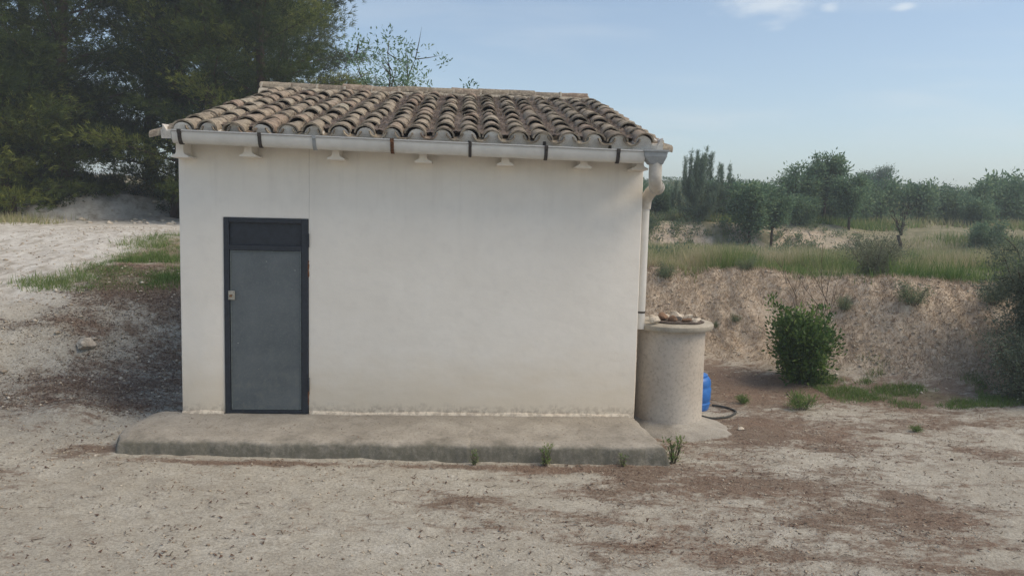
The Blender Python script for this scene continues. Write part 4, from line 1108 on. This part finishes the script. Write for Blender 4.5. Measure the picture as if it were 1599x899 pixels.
# big evergreen bush in the yard
bb = leafy(41, 1.10, 0.60, 15, 330, 40, (0.075, 0.032), 0.03, 0.018, 'bush', 'twig', 0.9, 0.19, single=False)
e = plant('evergreen_bush', bb, 7.86, 2.72, 1.0, 0.4, 'dense dark green bush growing at the foot of the bank', 'bush')
st = MB(); g = np.random.default_rng(9)
def twiggy(st, p, d, L, r, depth, g):
    pts = [p]; q = p.copy()
    for k in range(4):
        q = q+d*L/4; d = unit(d+g.normal(0, 0.10, 3)); pts.append(q.copy())
    st.tube([tuple(t) for t in pts], [r*(1-0.2*k) for k in range(5)], 4, cap=False)
    if depth:
        for _ in range(4): 
            k = g.integers(1, 5); twiggy(st, pts[k], unit(d+g.normal(0, 0.45, 3)+np.array([0, 0, 0.3])), L*0.5, r*0.55, depth-1, g)
for (dx, dy, tl, H_) in ((0.10, 0.2, 0.05, 0.95), (0.28, 0.15, 0.35, 1.05), (0.36, 0.1, 0.18, 0.9), (0.2, 0.25, -0.1, 0.7)):
    twiggy(st, np.array([dx, dy, 0.1]), unit(np.array([tl, 0, 1.0])), H_*1.15, 0.012, 2, g)
me = mb_mesh(st, 'bare_twig', M['twig']); link('bare_twig', me, e)
e.children[-1]['label'] = 'bare dry twigs sticking out of the top right'

# olive at the right edge
ol = leafy(45, 2.15, 0.95, 12, 480, 90, (0.058, 0.017), 0.24, 0.07, 'olive', 'bark', 0.1, 0.24)
plant('olive_tree', ol, 10.95, 2.0, 0.84, 0.2, 'grey green olive tree cut off by the right picture edge', 'tree', parts=TR)
ol2 = leafy(46, 1.25, 0.75, 12, 340, 80, (0.055, 0.014), 0.04, 0.025, 'olive', 'twig', 0.2, 0.26, single=False)
plant('olive_shoot', ol2, 10.45, 1.5, 0.88, 1.2, 'low thicket of olive shoots below the olive tree at the right edge', 'bush')

# sage and shrubs on the bank edge
sg = leafy(51, 0.62, 0.55, 14, 170, 70, (0.045, 0.010), 0.02, 0.008, 'sage', 'twig', 0.9, 0.3, single=False)
sc_ = leafy(52, 0.42, 0.36, 9, 70, 44, (0.04, 0.012), 0.02, 0.008, 'scrub', 'twig', 0.5, 0.32, single=False)
plant('sage_bush', sg, 9.95, 4.75, 1.0, 0, 'grey green feathery bush on the edge of the grass terrace', 'bush')
for i, (x, y, s, lab) in enumerate([(9.85, 3.35, 0.8, 'dark shrub hanging on the upper bank below the grey feathery bush'), (9.0, 3.85, 0.55, 'small dark shrub on the upper bank left of the hanging shrub'),
   (10.95, 3.1, 0.75, 'green shrub spilling over the bank edge near the olive'), (7.45, 4.4, 0.30, 'small green tuft on the bank right of the well lid'),
   (7.15, 4.5, 0.24, 'smallest dull tuft on the bank next to the well lid'), (7.9, 5.3, 0.6, 'dark brown shrub on the bank edge above the evergreen bush'),
   (6.55, 5.6, 0.65, 'reddish green shrub on the bank edge close to the downpipe'), (11.2, 2.3, 0.45, 'little shrub on the bank left of the olive crown')]):
    plant('bank_shrub', sc_, x, y, s, i*2.0, lab, 'shrub', 'shrubs on the cut bank')

# weeds as single plants
wd = leafy(61, 0.24, 0.09, 9, 34, 14, (0.040, 0.010), 0.02, 0.004, 'grass', 'twig', 1.5, 0.35, single=False, vb=-0.25)
wd2 = leafy(62, 0.16, 0.20, 14, 60, 22, (0.075, 0.008), 0.02, 0.003, 'grass', 'twig', 1.2, 0.35, single=False, vb=-0.3)
for i, (ms, x, y, s, lab) in enumerate([(wd, 4.98, -0.95, 1.0, 'tall green weed at the right front corner of the concrete apron'),
   (wd, 3.72, -1.08, 0.75, 'small weed against the front face of the concrete apron right of centre'),
   (wd, 3.05, -1.08, 0.5, 'tiny weed against the front face of the concrete apron near the hut centre'),
   (wd, 4.45, -1.1, 0.45, 'thin dry weed at the apron foot near its right end'),
   (wd2, 7.22, 1.25, 0.95, 'spreading green weed on the yard in front of the evergreen bush'),
   (wd2, 6.55, 1.5, 0.5, 'small pale weed on the yard right of the hose'),
   (wd2, 8.15, 0.3, 0.35, 'thin weed scattered on the open yard at the right'),
   (wd2, 6.2, 2.5, 0.45, 'small weed above the blue drum')]):
    e = plant('weed', ms, x, y, s, i*1.1, lab, 'weed', 'weeds in the yard', parts=('stem', 'leaves'))
    e.children[-1]['kind'] = 'stuff'; e.children[0]['kind'] = 'stuff'

# ------------------------------------------------------------------ stuff: grass, gravel, litter
def blades(x, y, H, Wd, v, g, lean=0.35, zoff=0.0):
    n = len(x); z = ground_h(x, y)+zoff-0.01; P = np.stack([x, y, z], -1)
    D = unit(np.stack([g.normal(0, lean, n), g.normal(0, lean, n), np.ones(n)], -1))
    a = g.uniform(0, 2*np.pi, n); s_ = np.stack([np.cos(a), np.sin(a), 0*a], -1)*(Wd*g.uniform(0.6, 1.4, n))[:, None]/2
    Lh = (H*g.uniform(0.45, 1.25, n))[:, None]
    V = np.stack([P-s_, P+s_, P+D*Lh], 1).reshape(-1, 3)
    return V, np.arange(3*n).reshape(-1, 3), np.repeat(np.clip(v, 0, 1), 3)
def stuff(name, parts, mat, label, cat):
    V = np.concatenate([p[0] for p in parts]); k = parts[0][1].shape[1]; Fs = []; b = 0
    for p in parts: Fs.append(p[1]+b); b += len(p[0])
    A = np.concatenate([p[2] for p in parts])
    o = link(name, mesh_np(name, V, np.concatenate(Fs), mat, {'v': A})); tag(o, label, cat, None, 'stuff'); return o
g = np.random.default_rng(77)
def sample(n, x0, x1, y0, y1, dens, ypow=1.0):
    x = g.uniform(x0, x1, n); y = y0+(y1-y0)*g.random(n)**ypow
    k = g.random(n) < dens(x, y); return x[k], y[k]
# terrace grass
def terr(x, y):
    t = (y-foot(x))/RUN
    return sm(0.96, 1.10, t+0.5*(fbm(x*1.3, y*0.5, 61, 3)-0.45))*(0.25+0.9*sm(0.3, 0.6, fbm(x*0.5, y*0.5, 121, 3)))
x, y = sample(90000, 4.6, 17, 3.2, 9.5, lambda x, y: terr(x, y)*(x < 6.0+0.95*(y+2)), 1.0)
vv = 0.46+0.75*(fbm(x*0.45, y*0.9, 122, 3)-0.5)*2+0.28*sm(5.0, 8.0, y)+g.normal(0, 0.15, len(x))
hh = 0.10+0.34*sm(0.3, 0.75, fbm(x*1.3, y*1.3, 123, 3))+0.10*(g.random(len(x)) > 0.93)
p1 = blades(x, y, hh, 0.014, vv, g, 0.3)
x, y = sample(60000, 6, 32, 9, 21, lambda x, y: (0.3+sm(0.3, 0.6, fbm(x*0.4, y*0.4, 124, 3)))*(x < 6+0.95*(y+3)))
vv = 0.62+0.6*(fbm(x*0.3, y*0.5, 125, 3)-0.5)*2+g.normal(0, 0.15, len(x))
kk = bank_mask(x, y) < 0.3; x = x[kk]; y = y[kk]; vv = vv[kk]
p2 = blades(x, y, 0.20+0.30*fbm(x*0.8, y*0.8, 129, 3), 0.024, vv, g, 0.3)
stuff('terrace_grass', [p1, p2], M['grass'], 'tall mixed green and straw coloured grass on the terrace above the bank', 'grass')
x, y = sample(125000, 2, 62, 22.6, 66, lambda x, y: (0.15+1.0*sm(0.35, 0.6, fbm(x*0.25, y*0.25, 126, 3)))*(x < 8+0.95*(y+3)), 1.4)
vv = 0.42+0.8*(fbm(x*0.12, y*0.2, 127, 3)-0.5)*2+g.normal(0, 0.15, len(x))
stuff('hillside_grass', [blades(x, y, 0.42+0*x, 0.05, vv, g, 0.4)], M['grass'], 'rough grass and scrub covering the hillside beyond the terrace', 'grass')
# scrub clumps over the hill (too many and too far to tell apart)
def clumpfield(n, x0, x1, y0, y1, R, per, leaf, gx, dens):
    x, y = sample(n, x0, x1, y0, y1, dens); z = ground_h(x, y); m = len(x)
    rad = R*gx.uniform(0.5, 1.3, m); ii = np.repeat(np.arange(m), per); N = len(ii)
    o_ = np.clip(gx.normal(0, 0.5, (N, 3)), -0.8, 0.8); o_[:, 2] = np.abs(o_[:, 2])*1.3
    P = np.stack([x, y, z], -1)[ii]+o_*rad[ii][:, None]; D = unit(o_+gx.normal(0, 0.7, (N, 3))+np.array([0, 0, 0.4]))
    cv = gx.normal(0.4, 0.22, m)
    V, F, A = tri_leaves(P, D, leaf, leaf*0.4, gx, np.clip(cv[ii]+gx.normal(0, 0.12, N), 0, 1), False); return V, F, A
x2 = lambda x, y: (bank_mask(x, y) > 0.2)*sm(0.42, 0.55, fbm(x*0.8, y*0.8, 181, 3))
stuff('hillside_scrub', [clumpfield(1700, 4, 30, 18.5, 24, 0.28, 60, 0.10, g, x2), clumpfield(260, 7, 30, 9, 20, 0.28, 70, 0.10, g, lambda x, y: (x < 6+0.95*(y+3))*sm(0.4, 0.6, fbm(x*0.6, y*0.6, 182, 3))),
                         clumpfield(1150, 3, 60, 25.5, 50, 0.75, 230, 0.15, g, lambda x, y: (x < 8+0.95*(y+3))*sm(0.38, 0.55, fbm(x*0.2, y*0.2, 128, 3))),
                         clumpfield(440, 4, 66, 50, 63, 0.80, 170, 0.20, g, lambda x, y: (x < 8+0.95*(y+3))*1.0)], M['scrub'], 'dull green scrub merging along the top of the hillside', 'scrub')
stuff('undergrowth', [clumpfield(260, -16, -8.9, 15.2, 19.5, 0.5, 260, 0.10, g, lambda x, y: 0*x+1.0), clumpfield(90, -9.0, -3.5, 20.0, 23, 0.4, 220, 0.10, g, lambda x, y: 0*x+0.8), clumpfield(70, -9.5, -4.0, 17.8, 20.0, 0.2, 90, 0.08, g, lambda x, y: 0*x+0.8)], M['pine'], 'dark low undergrowth beneath the pines', 'undergrowth')
# left hand grass
x, y = sample(190000, -5.5, 0.6, 2.4, 9.4, lambda x, y: (green_mask(x, y)*1.3-0.15)*sm(0.28, 0.46, fbm(x*2.2, y*2.2, 134, 3)))
vv = 0.22+0.5*(fbm(x, y, 131, 3)-0.5)+0.20*sm(6, 8, y)+g.normal(0, 0.12, len(x))
q1 = blades(x, y, 0.045+0.10*sm(0.35, 0.65, fbm(x*1.3, y*1.3, 133, 3)), 0.010, vv, g, 0.45)
x, y = sample(30000, -14, -7.8, 10.5, 15.2, lambda x, y: green_mask(x, y))
q2 = blades(x, y, 0.26+0*x, 0.02, 0.72+g.normal(0, 0.16, len(x)), g, 0.3)
x, y = sample(16000, -8, 2, 18, 24, lambda x, y: green_mask(x, y)*0.6)
q3 = blades(x, y, 0.25+0*x, 0.03, 0.4+g.normal(0, 0.16, len(x)), g, 0.4)
stuff('verge_grass', [q1, q2, q3], M['grass'], 'green and yellow grass on the slope and verge beside the dirt track', 'grass')
# weeds at the foot of the right hand bank
x, y = sample(42000, 7.9, 11.2, 1.3, 3.2, lambda x, y: sm(0.45, 0.62, fbm(x*2.2, y*2.8, 141, 3))*sm(-1.9, -0.8, (y-foot(x)))*sm(0.7, 0.2, (y-foot(x)))*0.9)
stuff('ground_weeds', [blades(x, y, 0.07+0.05*fbm(x*3, y*3, 142, 2), 0.009, 0.18+g.normal(0, 0.12, len(x)), g, 0.7)], M['grass'], 'low fresh green weeds at the foot of the right bank', 'weeds')
# dry stalks on the bank
def bankd(x, y):
    t = (y-foot(x))/RUN; return sm(0.0, 0.3, t)*(1-sm(1.05, 1.15, t))*sm(0.3, 0.55, fbm(x*2, y*2, 143, 3)+0.1)
x, y = sample(150000, 4.9, 13.5, 1.0, 7.4, bankd)
stuff('dry_bank_grass', [blades(x, y, 0.07+0.07*fbm(x*3, y*3, 144, 2), 0.010, 0.62+0.5*(fbm(x*2.5, y*2.5, 145, 3)-0.5)+g.normal(0, 0.25, len(x)), g, 0.8)], M['dry'], 'short dry stalks and stubble on the cut bank', 'dry grass')
x, y = sample(9000, -4.5, 0.0, 0.5, 8, lambda x, y: sm(0.45, 0.6, fbm(x*1.5, y*1.5, 146, 3))*(1-track_mask(x, y))*0.7)
stuff('dry_slope_grass', [blades(x, y, 0.06+0*x, 0.008, 0.4+g.normal(0, 0.25, len(x)), g, 0.8)], M['dry'], 'short dry stalks on the brown slope left of the hut', 'dry grass')

# pebbles and clods: squashed octahedra
def pebbles(x, y, r, v, g):
    n = len(x); z = ground_h(x, y); P = np.stack([x, y, z+r*0.15], -1)
    base = np.array([[1, 0, 0], [0, 1, 0], [-1, 0, 0], [0, -1, 0], [0, 0, 0.6], [0, 0, -0.5]], float)
    a = g.uniform(0, 6.28, n); c, s = np.cos(a), np.sin(a); sc = g.uniform(0.6, 1.3, (n, 6, 1))*r[:, None, None]
    B = base[None]*sc; Bx = B[..., 0]*c[:, None]-B[..., 1]*s[:, None]; By = B[..., 0]*s[:, None]+B[..., 1]*c[:, None]
    V = np.stack([Bx, By, B[..., 2]], -1)+P[:, None, :]
    f = np.array([[0, 1, 4], [1, 2, 4], [2, 3, 4], [3, 0, 4], [1, 0, 5], [2, 1, 5], [3, 2, 5], [0, 3, 5]])
    F = (f[None]+6*np.arange(n)[:, None, None]).reshape(-1, 3)
    return V.reshape(-1, 3), F, np.repeat(np.clip(v, 0, 1), 6)
notslab = lambda x, y: ((x < -0.45) | (x > 4.9) | (y < -1.03) | (y > 3.7))*1.0
x, y = sample(26000, -3.6, 8.8, -3.9, 3.5, lambda x, y: notslab(x, y)*(0.25+0.75*sm(0.4, 0.65, fbm(x*1.2, y*1.2, 151, 3))))
r = 0.0035+0.008*g.random(len(x))**4*1.6+0.001
pA = pebbles(x, y, r, g.normal(0.35, 0.22, len(x)), g)
x, y = sample(16000, 4.9, 13.0, 1.0, 6.4, lambda x, y: bankd(x, y)*0.9+0.1*(y > foot(x)-0.7)*(y < foot(x)+1.5))
pB = pebbles(x, y, 0.007+0.028*g.random(len(x))**4, g.normal(0.7, 0.25, len(x)), g)
x, y = sample(9000, -6.5, -0.1, 0.2, 12, lambda x, y: 0.7+0*x)
pC = pebbles(x, y, 0.006+0.025*g.random(len(x))**4, g.normal(0.55, 0.25, len(x)), g)
x, y = sample(1800, -12, -1, 13.5, 20.5, lambda x, y: sm(0.9, 0.2, np.abs(y-(17+2.2*np.tanh((x+8.2)*0.9))-0.6))+0.1)
pE = pebbles(x, y, 0.02+0.13*g.random(len(x))**3, g.normal(0.85, 0.15, len(x)), g)
x, y = sample(700, -5.5, -0.5, 0.3, 5.5, lambda x, y: 0.6+0*x)
pF = pebbles(x, y, 0.012+0.04*g.random(len(x))**4, g.normal(0.5, 0.2, len(x)), g)
x, y = sample(5000, 8, 30, 19, 26, lambda x, y: bank_mask(x, y))
pD = pebbles(x, y, 0.02+0.06*g.random(len(x))**3, g.normal(0.7, 0.22, len(x)), g)
stuff('gravel', [pA, pB, pC, pD, pE, pF], M['gravel'], 'scattered gravel, crumbs and clods over the bare soil and banks', 'gravel')
# brown needle and leaf litter on the yard
def litt(x, y):
    m = litter_mask(x, y)+0.5*(fbm(x*9, y*14, 161, 3)-0.5); return notslab(x, y)*sm(0.36, 0.60, m)
x, y = sample(90000, -3.4, 10.5, -3.9, 3.4, litt)
P = np.stack([x, y, ground_h(x, y)+0.004+0.006*g.random(len(x))], -1)
l1 = needles(P, 0.035, 0.006, g, 0.25)
x, y = sample(22000, -3.4, 10.5, -3.9, 3.4, lambda x, y: notslab(x, y)*sm(0.52, 0.75, fbm(x*1.9, y*3.1, 171, 4)))
P = np.stack([x, y, ground_h(x, y)+0.006], -1); l2 = needles(P, 0.030, 0.010, g, 0.3, 0.0, 0.6)
x, y = sample(6000, -3.4, 8.5, -3.9, 2.4, lambda x, y: notslab(x, y)*sm(0.45, 0.75, fbm(x*2.3, y*3.0, 172, 4)))
P = np.stack([x, y, ground_h(x, y)+0.010], -1); l5 = needles(P, 0.034, 0.018, g, 0.35, 0.0, 0.45)
x, y = sample(26000, -3.5, 0.0, 0.2, 5.0, lambda x, y: sm(0.3, 0.55, litter_mask(x, y)))
P = np.stack([x, y, ground_h(x, y)+0.006], -1); l3 = needles(P, 0.05, 0.009, g, 0.3, 0.0, 0.8)
x = g.uniform(-0.3, 4.7, 160); y = g.uniform(-0.95, -0.04, 160)
P = np.stack([x, y, 0*x+0.004], -1); l4 = needles(P, 0.03, 0.010, g, 0.2, 0.0, 0.6)
stuff('leaf_litter', [l1, l2, l3, l4, l5], M['litter'], 'brown pine needles and dead leaves strewn over the yard', 'litter')

# small twigs lying on the yard
x, y = sample(420, -3.2, 8.5, -3.8, 3.0, lambda x, y: notslab(x, y)*1.0)
tw = MB()
for a_, b_ in zip(x, y):
    an = g.uniform(0, 6.28); L = g.uniform(0.03, 0.13); zz_ = gh(a_, b_)+0.006
    tw.tube([(a_, b_, zz_), (a_+0.5*L*math.cos(an), b_+0.5*L*math.sin(an), zz_+g.uniform(0, 0.012)), (a_+L*math.cos(an+0.3), b_+L*math.sin(an+0.3), zz_)], [0.003, 0.0022, 0.001], 3, cap=False)
o = link('fallen_twigs', mb_mesh(tw, 'fallen_twigs', M['twig'])); tag(o, 'thin broken twigs scattered over the bare yard', 'twigs', None, 'stuff')

# light summer haze
HZ = 0.0030
if HZ > 0:
    hz = MB().box(-430, 530, -125, 530, -14.0, 24.0).build('haze', M['ground'])
    hz.data.materials.clear()
    hm = bpy.data.materials.new('haze'); hm.use_nodes = True; t = hm.node_tree
    t.nodes.remove(t.nodes['Principled BSDF']); v = t.nodes.new('ShaderNodeVolumePrincipled')
    v.inputs['Color'].default_value = (0.88, 0.94, 1.0, 1); v.inputs['Density'].default_value = HZ; v.inputs['Anisotropy'].default_value = 0.2
    t.links.new(v.outputs[0], t.nodes['Material Output'].inputs['Volume']); hz.data.materials.append(hm)
    tag(hz, kind='stuff')
